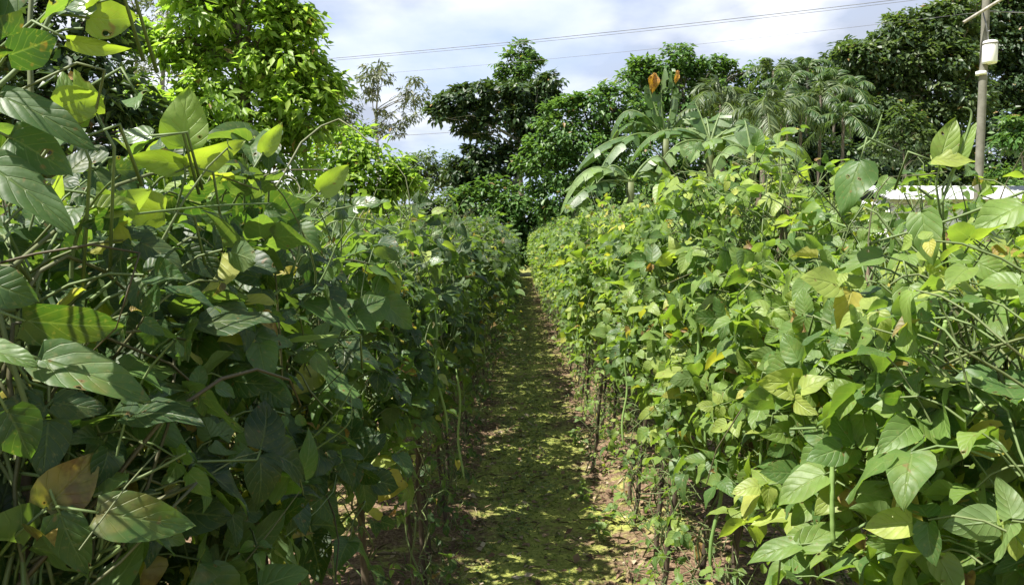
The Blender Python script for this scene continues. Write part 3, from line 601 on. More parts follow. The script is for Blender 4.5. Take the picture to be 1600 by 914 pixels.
def tree(name, label, cat, Y, blobs, mat, leaf=.14, clump=.28, dens=4.5, per=26, trunk=None, tr=.12, bark=None, seed=1, group=None, depth=1.0, droop=.35, aspect=.5, flat=.85, stray=4):
    rng = np.random.default_rng(seed)
    c0 = np.array([at(*b[:2], Y) for b in blobs]); w = np.array([b[2] for b in blobs], float)
    cx = (c0[:, 0] * w).sum() / w.sum() if trunk is None else at(trunk, 300, Y)[0]
    base = np.array([cx, Y, 0.0])
    root = empty(name, base); g = Geo(); topz = c0[:, 2].max()
    rmax = (w * Y / F)
    tb = base + np.array([0, 0, -.2]); fork = np.array([cx + rng.normal(0, .1), Y, max(.8, .45 * (c0[:, 2] - rmax).min() + .3 * topz)])
    limb(g, tb, fork, tr * 1.25, tr * .8, rng, .02, 12, 10)
    leader = np.array([c0[c0[:, 2].argmax(), 0], Y, topz])
    trk = limb(g, fork, leader, tr * .8, tr * .12, rng, .03, 12, 9)
    g.v = [v - base for v in g.v]; g.build("trunk", bark or M_bark, root)
    gb = Geo()
    for (c, R) in zip(c0, rmax):
        j = trk[int(np.clip((c[2] - fork[2]) / max(topz - fork[2], .1) * 7, 0, 10))]
        e = c + rng.normal(0, .2, 3) * R
        p = limb(gb, j, e, tr * .3, tr * .1, rng, .08)
        for k in range(4): limb(gb, p[rng.integers(4, 8)], c + norm(rng.normal(0, 1, 3)) * R * .85, tr * .13, tr * .04, rng, .1, 6, 5)
    gb.v = [v - base for v in gb.v]; gb.build("limbs", bark or M_bark, root)
    C = crown_pts(rng, blobs, Y, clump, dens, depth, flat, stray); n = len(C)
    ctr = c0[np.argmin(((C[:, None] - c0[None]) ** 2).sum(-1) / (rmax[None] ** 2 + .01), 1)]
    outd = norm(C - ctr)
    cs = rng.uniform(.6, 1.35, n); cr = rng.beta(2, 2, n)
    P = np.repeat(C, per, 0); m = len(P); q = rng.normal(0, 1, (m, 3)); q = norm(q) * rng.random((m, 1)) ** .45
    P = P + q * (clump * np.repeat(cs, per))[:, None] * np.array([1, 1, .62])
    od = np.repeat(outd, per, 0)
    X = norm(q * .7 + od * .5 + rng.normal(0, .35, (m, 3)) + np.array([0, 0, -droop]))
    N = norm(np.array([0, 0, .75]) + od * .45 + rng.normal(0, .42, (m, 3)))
    Ls = leaf * rng.uniform(.6, 1.3, m)
    gl = Geo(); leaves(gl, P, X, N, Ls, Ls * aspect, np.clip(np.repeat(cr, per) * .6 + rng.uniform(0, .4, m), 0, 1), np.where(rng.random(m) < .012, .9, 0.), rng.uniform(0, .3, m), rng.uniform(0, .5, m), rng, 3)
    gl.v = [v - base for v in gl.v]; gl.build("crown", M_tree[mat] if isinstance(mat, str) else mat, root)
    tag(root, label, cat, group); return root

tree("broadleaf_tree", "tall bright yellow green broadleaf tree rising behind the shaded bean row", "tree", 10.5,
     [(330, 20, 75), (400, 60, 62), (440, 110, 62), (470, 170, 55), (400, 200, 80), (330, 160, 90), (290, 60, 50), (490, 205, 36), (450, 40, 26), (300, 240, 70), (430, 245, 60), (250, 170, 55), (365, -40, 70), (290, -30, 50), (500, 130, 20), (420, 5, 22), (470, 35, 16), (480, 95, 16), (250, 60, 30)],
     "bright", leaf=.15, clump=.23, dens=4.6, per=30, stray=3, trunk=370, tr=.11, seed=3, droop=.5, aspect=.42)
tree("grey_leaved_tree", "fine leaved grey green tree standing behind the bright broadleaf tree", "tree", 17, [(262, 20, 32), (258, 75, 34), (250, 130, 30), (275, -30, 30), (240, 180, 30)],
     "grey", leaf=.10, clump=.22, dens=4, per=26, trunk=255, tr=.08, seed=4, bark=M_palebark, aspect=.3)
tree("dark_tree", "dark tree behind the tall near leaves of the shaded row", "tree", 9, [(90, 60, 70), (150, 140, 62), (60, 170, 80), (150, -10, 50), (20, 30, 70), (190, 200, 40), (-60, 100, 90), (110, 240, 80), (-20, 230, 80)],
     "dark", leaf=.16, clump=.28, dens=4.2, per=24, trunk=90, tr=.13, seed=5)
tree("feathery_tree", "narrow dark feathery tree between the dark tree and the grey tree", "tree", 19, [(205, 10, 16), (207, 60, 14), (200, 110, 20), (204, -40, 14)], "olive", leaf=.12, clump=.2, dens=3, per=16, trunk=205, tr=.06, seed=6, aspect=.25)
tree("grey_leaved_tree", "small grey green tree peeping out behind the bright tree's edge", "tree", 24, [(535, 170, 28), (550, 200, 24), (520, 140, 16), (525, 215, 26)], "grey", leaf=.13, clump=.25, dens=4, per=22, trunk=535, tr=.08, seed=7)
tree("bushy_tree", "bright green bushy tree below the thin eucalyptus", "tree", 15, [(545, 235, 34), (580, 262, 34), (520, 275, 36), (600, 290, 30), (560, 300, 40), (625, 300, 24)], "bright", leaf=.16, clump=.26, dens=5, per=24, trunk=560, tr=.07, seed=8)
tree("eucalyptus", "thin eucalyptus with two sparse grey crowns against the clouds", "tree", 42, [(585, 108, 17), (572, 128, 17), (598, 122, 15), (578, 146, 12), (592, 175, 12), (605, 190, 15), (618, 205, 12), (596, 205, 10), (648, 130, 12), (655, 150, 13), (638, 158, 13), (645, 178, 12), (632, 142, 10), (628, 190, 10)],
     "grey", leaf=.30, clump=.30, dens=3.4, per=16, stray=0, trunk=594, tr=.11, seed=9, bark=M_palebark, aspect=.3, droop=.8)
tree("round_tree", "low round crowned tree far behind the eucalyptus", "tree", 48, [(665, 262, 28), (640, 272, 24), (695, 268, 24), (670, 290, 34), (712, 285, 18), (625, 290, 24)], "olive", leaf=.26, clump=.45, dens=5, per=20, trunk=668, tr=.2, seed=10)
tree("spreading_dark_tree", "dark spreading tree with tiered branches in the middle of the skyline", "tree", 30,
     [(690, 178, 17), (715, 160, 22), (745, 150, 24), (740, 175, 24), (775, 150, 24), (810, 148, 24), (840, 150, 20), (862, 128, 13), (858, 160, 16), (700, 182, 11), (780, 185, 28), (820, 185, 24), (848, 190, 16), (742, 205, 18), (760, 235, 24), (735, 262, 26), (715, 270, 18), (765, 275, 28), (835, 215, 22), (845, 235, 14), (740, 290, 26), (800, 240, 14), (790, 262, 18), (825, 262, 14), (852, 250, 14)],
     "dark", leaf=.25, clump=.27, dens=4.6, per=22, trunk=803, tr=.16, seed=11, bark=M_palebark, flat=.68)
tree("tall_pale_tree", "tall pale topped tree rising above the dark spreading tree", "tree", 37, [(815, 84, 17), (808, 105, 22), (828, 105, 15), (800, 128, 18), (818, 130, 20), (812, 160, 20)], "mid", leaf=.22, clump=.33, dens=4.5, per=22, trunk=810, tr=.15, seed=12)
tree("leafy_bush", "glossy green bush at the end of the path, below the dark tree", "bush", 28.8, [(770, 312, 30), (800, 325, 34), (745, 335, 30), (825, 345, 30), (775, 350, 34), (850, 360, 24), (730, 318, 20), (800, 365, 30), (812, 392, 26), (785, 385, 26), (838, 388, 26), (765, 375, 24)], "mid", leaf=.22, clump=.3, dens=5, per=24, trunk=790, tr=.06, seed=13)
tree("leafy_bush", "darker bush on the shaded side of the path end", "bush", 29, [(700, 330, 28), (680, 345, 30), (715, 355, 28), (650, 340, 30)], "olive", leaf=.2, clump=.3, dens=5, per=22, trunk=690, tr=.06, seed=14)
tree("leafy_tree", "mid green tree beside the dark spreading tree, crown stepping up towards the bananas", "tree", 25,
     [(880, 190, 30), (905, 215, 34), (865, 230, 30), (930, 175, 30), (960, 160, 26), (850, 270, 36), (890, 270, 42), (935, 240, 42), (870, 315, 34), (915, 310, 38), (975, 210, 36), (960, 280, 40), (900, 165, 14), (880, 340, 26), (1000, 180, 26), (940, 330, 34)],
     "mid", leaf=.18, clump=.28, dens=4.6, per=26, trunk=900, tr=.14, seed=15)
tree("leafy_tree", "rounded green tree on the skyline behind the two orange banana leaves", "tree", 31, [(1060, 92, 18), (1040, 115, 24), (1080, 110, 24), (1005, 102, 9), (1005, 125, 18), (985, 130, 16), (1110, 112, 22), (1060, 140, 34), (1020, 155, 30), (1100, 150, 34), (1135, 118, 20), (1150, 150, 30), (1060, 185, 36), (1000, 165, 26), (1120, 190, 34), (1180, 118, 18), (1180, 155, 26), (1040, 235, 44), (1100, 250, 48), (1000, 250, 44), (1160, 225, 40), (1060, 300, 50), (980, 310, 44), (1130, 310, 50)],
     "mid", leaf=.22, clump=.33, dens=4.4, per=22, trunk=1070, tr=.16, seed=16)
tree("grove_tree", "largest dark glossy tree at the top of the grove, left of the pole", "tree", 28,
     [(1395, 60, 30), (1430, 45, 30), (1465, 50, 30), (1375, 95, 32), (1420, 95, 38), (1470, 95, 40), (1500, 60, 24), (1350, 130, 30), (1352, 92, 28), (1325, 92, 18), (1490, 24, 26), (1518, 8, 26), (1400, 140, 42), (1455, 145, 44), (1505, 110, 36), (1500, 160, 40), (1410, 195, 40), (1460, 200, 44), (1375, 175, 28), (1430, 290, 50), (1490, 300, 50), (1430, 235, 36), (1480, 240, 34), (1385, 60, 14), (1457, 22, 6)],
     "olive", leaf=.22, clump=.32, dens=6.5, per=24, trunk=1440, tr=.2, seed=17)
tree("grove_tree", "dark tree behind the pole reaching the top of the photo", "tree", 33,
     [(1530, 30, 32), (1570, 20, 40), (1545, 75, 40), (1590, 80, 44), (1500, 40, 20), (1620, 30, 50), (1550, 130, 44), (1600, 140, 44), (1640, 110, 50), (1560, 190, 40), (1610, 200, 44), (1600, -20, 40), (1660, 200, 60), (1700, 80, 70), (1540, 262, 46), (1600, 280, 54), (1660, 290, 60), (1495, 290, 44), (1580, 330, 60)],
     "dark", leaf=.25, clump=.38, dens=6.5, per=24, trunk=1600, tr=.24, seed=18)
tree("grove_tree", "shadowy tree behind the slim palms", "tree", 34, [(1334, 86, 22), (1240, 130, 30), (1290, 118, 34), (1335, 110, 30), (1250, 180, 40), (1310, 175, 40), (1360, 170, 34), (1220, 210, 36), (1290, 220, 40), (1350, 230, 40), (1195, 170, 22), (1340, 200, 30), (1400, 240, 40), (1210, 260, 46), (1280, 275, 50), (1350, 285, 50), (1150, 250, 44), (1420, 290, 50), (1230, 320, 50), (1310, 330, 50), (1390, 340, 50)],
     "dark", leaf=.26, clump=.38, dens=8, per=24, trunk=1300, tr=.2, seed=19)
tree("leafy_bush", "pale green bush right of the pole above the white wall", "bush", 21, [(1590, 210, 24), (1612, 225, 28), (1578, 228, 14), (1640, 215, 34)], "mid", leaf=.17, clump=.24, dens=4, per=22, trunk=1605, tr=.05, seed=20)
tree("leafy_bush", "pale bush in front of the grove, above the curled blue green leaf", "bush", 22, [(1410, 195, 24), (1425, 220, 24), (1400, 230, 26), (1440, 245, 22)], "olive", leaf=.15, clump=.22, dens=4.5, per=22, trunk=1415, tr=.05, seed=21)
# low scrub that closes the view behind the rows
scrub = [(13, -4.6, 2.5), (15.5, -3.8, 2.4), (12, -5.6, 2.6), (10, -3.6, 1.9), (27, 4.2, 3.2), (27, 6.8, 3.3), (26, 12, 3.4), (25, 15.5, 3.2), (33, -8, 3.0), (18, -6.5, 2.2), (24, -4, 1.9), (29, -3.6, 2.2), (30, 1.8, 2.1), (22, 5.0, 1.8), (17, 6.2, 1.6), (26, 9.5, 2.3), (14, -9, 2.4), (30, 5.5, 2.3), (31, 14, 2.5), (20, -13, 2.4), (11, -7, 1.7), (9, -4.2, 1.5)]
words = ["at the far end of the rows by the path", "beyond the round tree", "among the bananas", "under the slim palms", "behind the white wall"]
scrub.sort(key=lambda q: abs(q[1]) / q[0])
tree("understory_bush", "dark undergrowth at the feet of the slim palms", "bush", 25.5, [(1190, 262, 40), (1245, 250, 44), (1300, 258, 44), (1350, 262, 44), (1400, 280, 40), (1220, 300, 44), (1280, 310, 44), (1340, 310, 44)], "dark", leaf=.22, clump=.32, dens=6, per=24, trunk=1290, tr=.06, seed=51)
cnt = {-1: 0, 1: 0}
for i, (yy, xx, hh) in enumerate(scrub):
    pxx = 810 + xx / yy * F; r = hh * .42 / yy * F; zpx = 375 + (EYE - hh * .55) / yy * F
    tree("scrub_bush", f"scrub bush, {ORD[cnt[1 if xx > 0 else -1]]} out from the path beyond the {'sunlit' if xx > 0 else 'shaded'} row", "bush", yy, [(pxx - r * .8, zpx + r * .1, r * .85), (pxx + r * .8, zpx + r * .15, r * .8), (pxx, zpx - r * .35, r)],
         ["mid", "olive", "mid", "bright"][i % 4], leaf=.17, clump=.28, dens=4, per=22, tr=.04, seed=60 + i, group="scrub bushes behind the bean rows"); cnt[1 if xx > 0 else -1] += 1

# palms
def frond(g, gr, rng, base, az, el, ln, sag, leafl, npair, w=.035, spread=.9):
    K = 14; u = np.linspace(0, 1, K); h = np.array([math.cos(az), math.sin(az), 0])
    P = np.array(base) + h * (ln * math.cos(el) * u)[:, None]; P[:, 2] += ln * math.sin(el) * u - sag * ln * u ** 2.2
    tubes(gr, P, np.linspace(.022, .005, K) * ln / 1.6, 5, rnd=.6)
    k = npair; uu = np.linspace(.16, .99, k); i = np.clip((uu * (K - 1)).astype(int), 0, K - 2); f = (uu * (K - 1) - i)[:, None]; Q = P[i] * (1 - f) + P[i + 1] * f
    T = norm(P[i + 1] - P[i]); side = norm(np.cross(T, [0, 0, 1])); up = np.cross(side, T)
    for s in (-1, 1):
        X = norm(side * s * spread + T * .6 + up * .1 + rng.normal(0, .08, (k, 3)) + np.array([0, 0, -.25]))
        N = norm(up + side * s * .3 + rng.normal(0, .15, (k, 3)))
        Ls = leafl * np.sin(np.clip(uu, .05, .97) * math.pi) ** .5 * rng.uniform(.85, 1.1, k)
        leaves(g, Q, X, N, Ls, w, rng.uniform(.1, .9, k), np.zeros(k), rng.uniform(.2, .7, k), .3, rng, 2, "long", 0)
def palm(name, label, cat, px, top_py, Y, ln, nf, leafl, tr, mat, seed, group=None, npair=30, elr=(-.1, 1.35), sag=.75, w=.04, lean=0.):
    rng = np.random.default_rng(seed); top = at(px, top_py, Y); base = np.array([top[0] + lean, Y, 0.]); root = empty(name, base)
    g = Geo(); K = 18; u = np.linspace(0, 1, K)[:, None]; P = (top - base) * u - np.array([0, 0, .2]) * (u == 0); P[:, 0] -= .3 * lean * np.sin(math.pi * u[:, 0])
    tubes(g, P, tr * (1.15 - .35 * u[:, 0]) * (1 + .05 * np.sin(u[:, 0] * 120)), 8); g.build("trunk", M_bark, root)
    for k in range(nf):
        el = elr[0] + (elr[1] - elr[0]) * (k / max(1, nf - 1)) + rng.normal(0, .08); gl, gr = Geo(), Geo()
        frond(gl, gr, rng, top - base, k * 2.4 + rng.normal(0, .2), el, ln * rng.uniform(.85, 1.1), sag * rng.uniform(.8, 1.15), leafl, npair, w)
        f_ = gl.build("frond", M_tree[mat], root); gr.build("frond_rib", M_stem, f_)
    tag(root, label, cat, group); return root
slim = [(1208, 112, 27, "first"), (1232, 132, 25, "second"), (1262, 108, 28, "third"), (1283, 150, 24, "fourth"), (1305, 128, 27, "fifth"), (1330, 142, 26, "sixth"), (1222, 165, 23, "seventh"), (1318, 185, 23, "eighth"), (1252, 175, 24, "ninth")]
desc = ["outermost slim palm on the side of the bananas, against the sky", "slim palm just behind the tallest brown shoot of the row", "slim palm whose fronds stand highest above the grove", "low slim palm with bright fronds in the middle of the stand",
        "slim palm between the highest palm and the large grove tree", "slim palm touching the crown of the large grove tree", "shortest slim palm beside the bananas", "slim palm with a pale drooping frond near the large grove tree", "short slim palm half hidden under the highest one"]
for k, (px, py, Y, _) in enumerate(slim):
    palm("slim_palm", desc[k], "palm", px, py, Y, 1.25, 10, .38, .055, "palm" if k % 3 else "olive", 200 + k, "slim palms along the edge of the grove", 22, (-.15, 1.4), .7, .05, lean=(k % 3 - 1) * .15)
palm("feather_palm", "pale feather palm with drooping grey green fronds behind the bananas", "palm", 1128, 165, 19, 1.55, 13, .5, .09, "palepalm", 230, None, 34, (-.2, 1.35), .8, .04)
palm("feather_palm", "second pale feather palm beside the slim palms", "palm", 1195, 175, 17, 1.15, 11, .4, .08, "palepalm", 231, None, 30, (-.1, 1.3), .8, .035)

# bananas
def banana_leaf(rng, base, az, el, ln, sag, wd, tatter=.5):
    g = Geo(); K = 30; u = np.linspace(0, 1, K); h = np.array([math.cos(az), math.sin(az), 0])
    P = np.array(base) + h * (ln * math.cos(el) * u - .12 * ln * u ** 3)[:, None]; P[:, 2] += ln * math.sin(el) * u - sag * ln * u ** 2.3
    T = norm(np.gradient(P, axis=0)); side = norm(np.cross(T, [0, 0, 1]) + 1e-6); up = np.cross(side, T)
    wv = wd * .5 * np.clip(np.sin(math.pi * np.clip((u - .12) / .88, 0, 1) ** .75), 0, 1) ** .6
    rnd0 = rng.uniform(.2, .9)
    for s in (-1, 1):
        k = 1; ang = -.25
        while k < K - 1:                                            # blade torn into strips
            m = min(int(rng.integers(2, 6)), K - 1 - k)
            ang = rng.normal(-.25, .15) - (rng.random() < tatter) * rng.uniform(0, .9); sl = slice(k, k + m + 1)
            dirn = side[sl] * s * math.cos(ang) + up[sl] * math.sin(ang); a = P[sl]; b = a + dirn * (wv[sl] * .55)[:, None]; dn2 = norm(dirn + np.array([0, 0, -.35])); c = b + dn2 * (wv[sl] * .5)[:, None] + T[sl] * .03
            shrink = np.ones(m + 1); shrink[-1] = .93
            v = np.stack([a, b, c], 1); mm = m + 1; i = np.arange(mm * 3).reshape(mm, 3)
            q = np.stack([i[:-1, :-1], i[1:, :-1], i[1:, 1:], i[:-1, 1:]], -1).reshape(-1, 4)
            uv = np.stack(np.broadcast_arrays(u[sl][:, None], (np.array([.5, .5 + .27 * s, .5 + .5 * s]))[None]), -1).reshape(-1, 2)
            g.add(v.reshape(-1, 3), q, rnd0 + rng.normal(0, .05), 0, uv); k += m
    tubes(g, P, np.linspace(.02, .004, K), 5, rnd=1.0); return g
def banana(label, px, crown_py, Y, leaves_, seed, dead=None):
    rng = np.random.default_rng(seed); top = at(px, crown_py, Y); base = np.array([top[0], Y, 0.]); root = empty("banana_plant", base)
    g = Geo(); K = 14; u = np.linspace(0, 1, K)[:, None]; tubes(g, (top - base) * u - np.array([0, 0, .1]) * (u == 0), .11 - .06 * u[:, 0], 10, rnd=.4); g.build("stem", M_stem, root)
    for (az, el, ln, sag) in leaves_:
        banana_leaf(rng, top - base, math.radians(az), el, ln, sag, .36 * rng.uniform(.8, 1.1)).build("leaf", M_banana, root)
    for (dx, dy, w_, h_) in dead or []:
        gd = Geo(); O = at(dx, dy, Y) - base
        leaves(gd, np.array([O, O + [.02, .03, .0], O + [-.02, .02, 0]]), np.array([[-.05, 0, -1.], [-.3, .1, -.9], [.1, .1, -1]]), np.array([[.3, -1, .1], [-.5, -1, .1], [.8, -.6, 0]]), h_ * np.array([1, .9, .8]), w_, np.ones(3), np.full(3, 1.0), .25, .5, rng, 0, "long", .2)
        o = gd.build("withered_leaf", M_banana, root); o["label"] = "orange withered leaf hanging at the tip"
    tag(root, label, "banana plant", "banana plants behind the sunlit row")
banana("tallest banana plant with two orange withered leaf tips", 1040, 218, 11.5, [(180, 1.42, 1.05, .05), (5, 1.38, 1.0, .05), (188, .2, 1.5, .5), (172, .95, 1.7, .8), (0, .5, 1.6, .7), (175, .75, 1.3, .75), (200, .35, 1.3, .8), (10, 1.0, 1.3, .7), (95, .9, 1.2, .7), (150, 1.25, 1.3, .35), (320, .5, 1.2, .8)], 301, [(1023, 114, .13, .30), (1059, 110, .06, .2)])
banana("low banana plant arching its pale leaves towards the path", 985, 285, 10.5, [(176, .25, 1.0, .35), (192, .65, 1.4, .9), (5, 1.0, 1.3, .8), (180, .45, 1.0, .6), (160, .8, 1.0, .8), (205, .15, 1.1, .5), (185, 1.0, .9, .9), (20, .7, .9, .8), (195, .7, 1.2, 1.1)], 302)
banana("banana plant with one broad yellowish leaf, nearer the feather palm", 1110, 225, 11, [(178, .55, 1.5, .7), (8, .75, 1.5, .8), (165, .7, 1.1, .6), (20, .8, 1.2, .8), (90, 1.1, 1.1, .6), (195, .3, 1.1, .9), (340, .45, 1.1, .7), (130, 1.2, 1.1, .4), (40, 1.2, 1.0, .5)], 303)
banana("banana plant half sunk in the sunlit row, below the feather palm", 1175, 245, 10, [(184, .7, 1.2, .7), (15, .6, 1.2, .6), (160, .8, 1.0, .7), (30, .9, 1.0, .8), (100, 1.2, .9, .4), (210, .6, .9, .8), (350, .5, .9, .7)], 304)

# ------------------------------------------------------------------ pole, wires, white shed
def lathe(g, c, prof, sides=20):
    P = np.array([[c[0], c[1], c[2] + z] for z, r in prof]); tubes(g, P, np.array([r for z, r in prof]), sides)
pt = at(1541, 0, 16); pb_ = at(1529, 290, 16); dirp = (pt - pb_) / (pt[2] - pb_[2]); base = pb_ + dirp * (0 - pb_[2]); base[1] = 16
root = empty("utility_pole", base)
for hh_ in (5.35, 5.15):
    g = Geo(); q_ = dirp * hh_; tubes(g, np.stack([q_ + [0, -.16, 0], q_ + [0, 0, 0], q_ + [0, .14, 0]]), [.012, .012, .012], 6); g.build("bolt", M_wire, root)
g = Geo(); tubes(g, np.stack([at(1545, 66, 15.9) - base, at(1541, 40, 15.88) - base, at(1536, 20, 15.9) - base]), [.012, .012, .012], 6); g.build("feed_cable", M_wire, root)
g = Geo(); u = np.linspace(0, 1, 14)[:, None]; tubes(g, dirp * 8.6 * u, .085 - .02 * u[:, 0], 12); g.build("pole", M_conc, root)
g = Geo(); a = at(1505, 36, 15.86) - base; b = at(1580, -10, 15.86) - base; tubes(g, np.stack([a, (a + b) / 2, b]), [.03, .03, .03], 4); g.build("cross_arm", M_palebark, root)
g = Geo(); c = at(1546, 100, 15.9) - base; lathe(g, c, [(0, .07), (.005, .125), (.03, .135), (.40, .135), (.43, .125), (.45, .06)], 20); bx = g.build("cable_box", M_white, root)
g = Geo(); lathe(g, c + np.array([0, 0, .36]), [(0, .139), (.03, .139)], 20); g.build("strap", M_conc, bx)
g = Geo(); cc = at(1533, 118, 16) - base; tubes(g, np.stack([cc, cc + dirp * .03, cc + dirp * .07]), [.1, .1, .1], 14); g.build("pole_band", M_white, root)
tag(root, "grey concrete utility pole with a white box, leaning slightly", "utility pole")
def wire(label, pts, r=.009, sag=.0):
    C = np.array([at(*p) for p in pts]); K = 40; u = np.linspace(0, 1, K)[:, None]
    P = C[0] * (1 - u) + C[1] * u; P[:, 2] -= sag * 4 * (u * (1 - u))[:, 0]; g = Geo(); tubes(g, P, np.full(K, r), 6); o = g.build("power_line", M_wire, None, origin=C[0])
    tag(o, label, "wire", "wires crossing the sky")
wire("upper wire of the thick pair crossing the sky", [(430, 99, 24), (1500, -12, 20)], .008, .10)
wire("lower wire of the thick pair crossing the sky", [(430, 102, 24.1), (1500, -8, 20.1)], .006, .11)
wire("faint thin wire below the thick pair", [(560, 118, 24), (1560, 16, 20)], .0042, .10)
wire("lowest wire passing behind the dark spreading tree", [(560, 214, 33), (1010, 165, 31)], .010, .25)
wire("short wire running from the pole out of the frame", [(1541, 18, 16.1), (1800, 22, 16.5)], .010, .03)
def box(g, c, s, rz=0.):
    x, y, z = [q / 2 for q in s]; v = np.array([[i * x, j * y, k * z] for i in (-1, 1) for j in (-1, 1) for k in (-1, 1)]); ca, sa = math.cos(rz), math.sin(rz)
    v = v @ np.array([[ca, sa, 0], [-sa, ca, 0], [0, 0, 1]]); f = [[0, 1, 3, 2], [4, 6, 7, 5], [0, 4, 5, 1], [2, 3, 7, 6], [0, 2, 6, 4], [1, 5, 7, 3]]; g.add(v + np.array(c), np.array(f))
l_, r_ = at(1390, 284, 20), at(1700, 287, 20); root = empty("white_shed", ((l_[0] + r_[0]) / 2, 21.6, 0)); wx = r_[0] - l_[0]; hz = l_[2]
g = Geo(); box(g, (0, 0, (hz - .35) / 2 - .05), (wx - .3, 2.6, hz - .30)); g.build("wall", M_white, root, False)
g = Geo(); n_ = 60; X_ = np.linspace(-wx / 2, wx / 2, n_ * 4); v = []
zz = .006 * np.sin(X_ * 2 * math.pi / .22)
for (yy_, z0) in ((-1.65, hz - .42), (0, hz), (1.65, hz - .42)): v.append(np.stack([X_, np.full_like(X_, yy_), z0 + zz], 1))
v2 = [q - np.array([0, 0, .03]) for q in v]; V_ = np.concatenate(v + v2); nn_ = len(X_); idx = np.arange(6 * nn_).reshape(6, nn_); q = []
for (a_, b_) in ((0, 1), (1, 2), (4, 3), (5, 4), (3, 0), (2, 5)): q.append(np.stack([idx[a_, :-1], idx[a_, 1:], idx[b_, 1:], idx[b_, :-1]], 1))
g.add(V_, np.concatenate(q)); g.build("roof", M_roof, root)
for k in (-1.2, .9):
    g = Geo(); box(g, (k, -1.33, 1.0), (.7, .05, .8)); w_ = g.build("window", M_conc, root, False)
tag(root, "low white shed with a pale corrugated roof behind the sunlit row, by the pole", "shed")

# ------------------------------------------------------------------ litter, grass, weeds
rng = np.random.default_rng(900)
def scatter(n, x0, x1, y0, y1, power=2.0):
    y = y0 + (y1 - y0) * rng.random(n) ** power; x = rng.uniform(x0, x1, n); return x, y
g = Geo(); X1, Y1 = scatter(15000, .40, 2.0, .6, 26, 2.1); X2, Y2 = scatter(9000, -2.0, -.22, .6, 26, 2.1); X3, Y3 = scatter(4200, -.26, .45, 1.2, 22, 1.8)
x = np.concatenate([X1, X2, X3]); y = np.concatenate([Y1, Y2, Y3]); n = len(x); a = rng.uniform(0, 6.28, n)
O = np.stack([x, y, ground_h(x, y) + rng.uniform(.004, .016, n)], 1); X = np.stack([np.cos(a), np.sin(a), rng.normal(0, .18, n)], 1)
kindm = rng.random(n) < .55; Ls = np.where(kindm, rng.uniform(.03, .11, n), rng.uniform(.018, .05, n)); Ws = np.where(kindm, .0028, Ls * rng.uniform(.4, .7, n))
leaves(g, O, X, norm(rng.normal(0, .3, (n, 3)) + [0, 0, 1]), Ls, Ws, rng.beta(1.6, 1.4, n), np.zeros(n), rng.uniform(-.2, .4, n), rng.uniform(0, .7, n), rng, 3)
tag(g.build("leaf_litter", M_straw), "dry straw and fallen leaves scattered under the bean rows", "litter", kind="stuff")
g = Geo(); X1, Y1 = scatter(22000, -.29, .44, .9, 27, 1.9); X2, Y2 = scatter(5000, .4, 2.2, .9, 24, 1.8); X3, Y3 = scatter(4500, -2.2, -.2, .9, 24, 1.8); X4, Y4 = scatter(6000, -6, -1.8, .5, 24, 1.3); X5, Y5 = scatter(3500, 1.8, 6, .8, 24, 1.3)
x = np.concatenate([X1, X2, X3, X4, X5]); y = np.concatenate([Y1, Y2, Y3, Y4, Y5]); n = len(x); a = rng.uniform(0, 6.28, n)
O = np.stack([x, y, ground_h(x, y)], 1); tall = np.where(np.abs(x - .08) < .36, .35, 1.0) * np.where(np.abs(x) > 1.8, 2.0, 1)
X = np.stack([np.cos(a) * .8, np.sin(a) * .8, np.full(n, .9)], 1); N = np.stack([-np.cos(a), -np.sin(a), np.full(n, .9)], 1) + rng.normal(0, .3, (n, 3))
Ls = rng.uniform(.025, .075, n) * tall; leaves(g, O, X, N, Ls, np.maximum(.0035, Ls * .10), rng.random(n), np.zeros(n), rng.uniform(0, .5, n), .3, rng, 3)
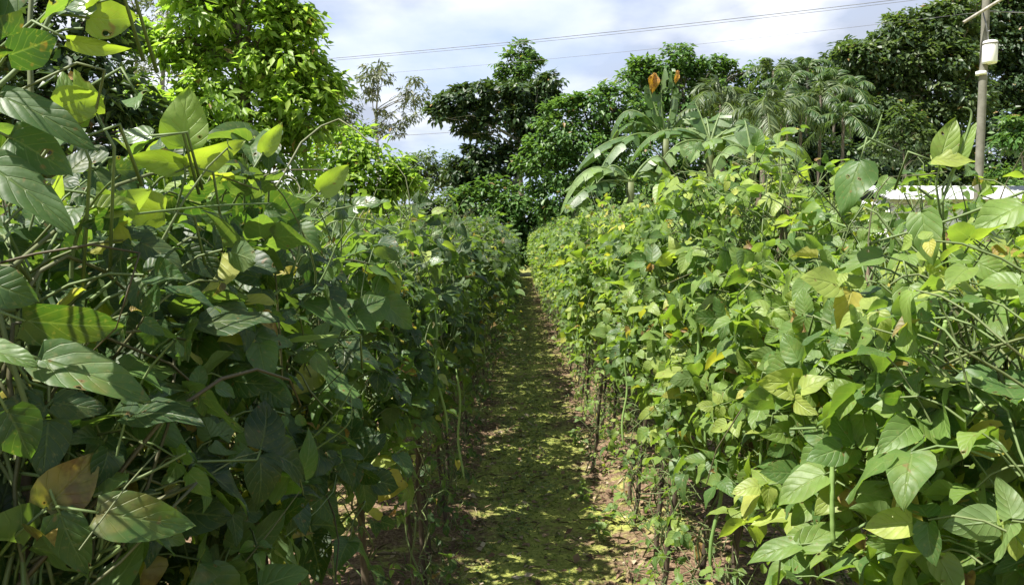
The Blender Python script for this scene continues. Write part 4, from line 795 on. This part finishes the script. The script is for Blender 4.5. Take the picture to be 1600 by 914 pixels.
# flat moss and creeping leaflets on the path
n = 30000; xm = np.clip(rng.normal(.03, .14, n), -.27, .44); ym = 1.0 + 24 * rng.random(n) ** 1.9; keep = vnoise(xm * 5 + 7, ym * 2.2 + 5) > .36; xm, ym = xm[keep], ym[keep]; n = len(xm); a = rng.uniform(0, 6.28, n)
Ls = rng.uniform(.007, .018, n) * (1 + ym * .08); leaves(g, np.stack([xm, ym, ground_h(xm, ym) + .005], 1), np.stack([np.cos(a), np.sin(a), rng.uniform(0, .5, n)], 1), rng.normal(0, .3, (n, 3)) + [0, 0, 1], Ls, Ls * .8, rng.uniform(.3, 1, n), np.zeros(n), 0., .2, rng, 3)
tag(g.build("grass", M_grass), "short grass and moss on the path and between the rows", "grass", kind="stuff")

def weed(rng, x, y, s, label, k):
    z = float(ground_h(x, y)); root = empty("weed", (x, y, z)); gf, gs = Geo(), Geo()
    for b in range(int(rng.integers(3, 7))):
        a = rng.uniform(0, 6.28); h = s * rng.uniform(.5, 1.1); u = np.linspace(0, 1, 6)[:, None]; P = np.concatenate([np.cos(a) * u * s * .5, np.sin(a) * u * s * .5, u ** .8 * h], 1)
        tubes(gs, P, np.linspace(.0018, .0009, 6), 4, rnd=.8); m = 7; ii = rng.integers(1, 6, m); aa = rng.uniform(0, 6.28, m)
        Ls = s * rng.uniform(.18, .34, m); leaves(gf, P[ii], np.stack([np.cos(aa), np.sin(aa), rng.uniform(0, .5, m)], 1), rng.normal(0, .35, (m, 3)) + [0, 0, 1], Ls, Ls * .62, rng.uniform(.3, .85, m), rng.uniform(0, .3, m), .2, .2, rng, 1)
    gf.build("foliage", M_bean, root); gs.build("stem", M_stem, root); tag(root, label, "weed", "weeds and seedlings beside the path")
wp = [((940, 860), .16, "leafy weed at the sunlit edge of the path, beside its nearest stakes"), ((915, 790), .12, "weed leaning over the path by the curved pale shoot"), ((1075, 830), .15, "weed at the foot of the nearest sunlit stakes"), ((965, 640), .18, "weed tuft where the sunlit row overhangs the path"),
      ((1160, 800), .16, "weed among the straw under the sunlit row"), ((620, 850), .12, "small weed under the shaded row, closest to the camera"), ((700, 800), .12, "weed on the shaded edge of the path"), ((755, 640), .14, "weed where the shaded row opens onto the path"), ((560, 870), .12, "weed deep in the shade under the vines"), ((900, 700), .10, "low seedling on the sunlit path edge"), ((730, 870), .10, "low seedling on the dark corner of the path")]
for k, ((px, py), s, lab) in enumerate(wp):
    yy = EYE * F / (py - 375); weed(rng, (px - 810) / F * yy, yy, s, lab, k)
print("objects", len(bpy.data.objects), "tris approx", sum(len(o.data.polygons) for o in bpy.data.objects if o.type == 'MESH') / 1e6, "M; unique", sum(len(m.polygons) for m in bpy.data.meshes) / 1e6)
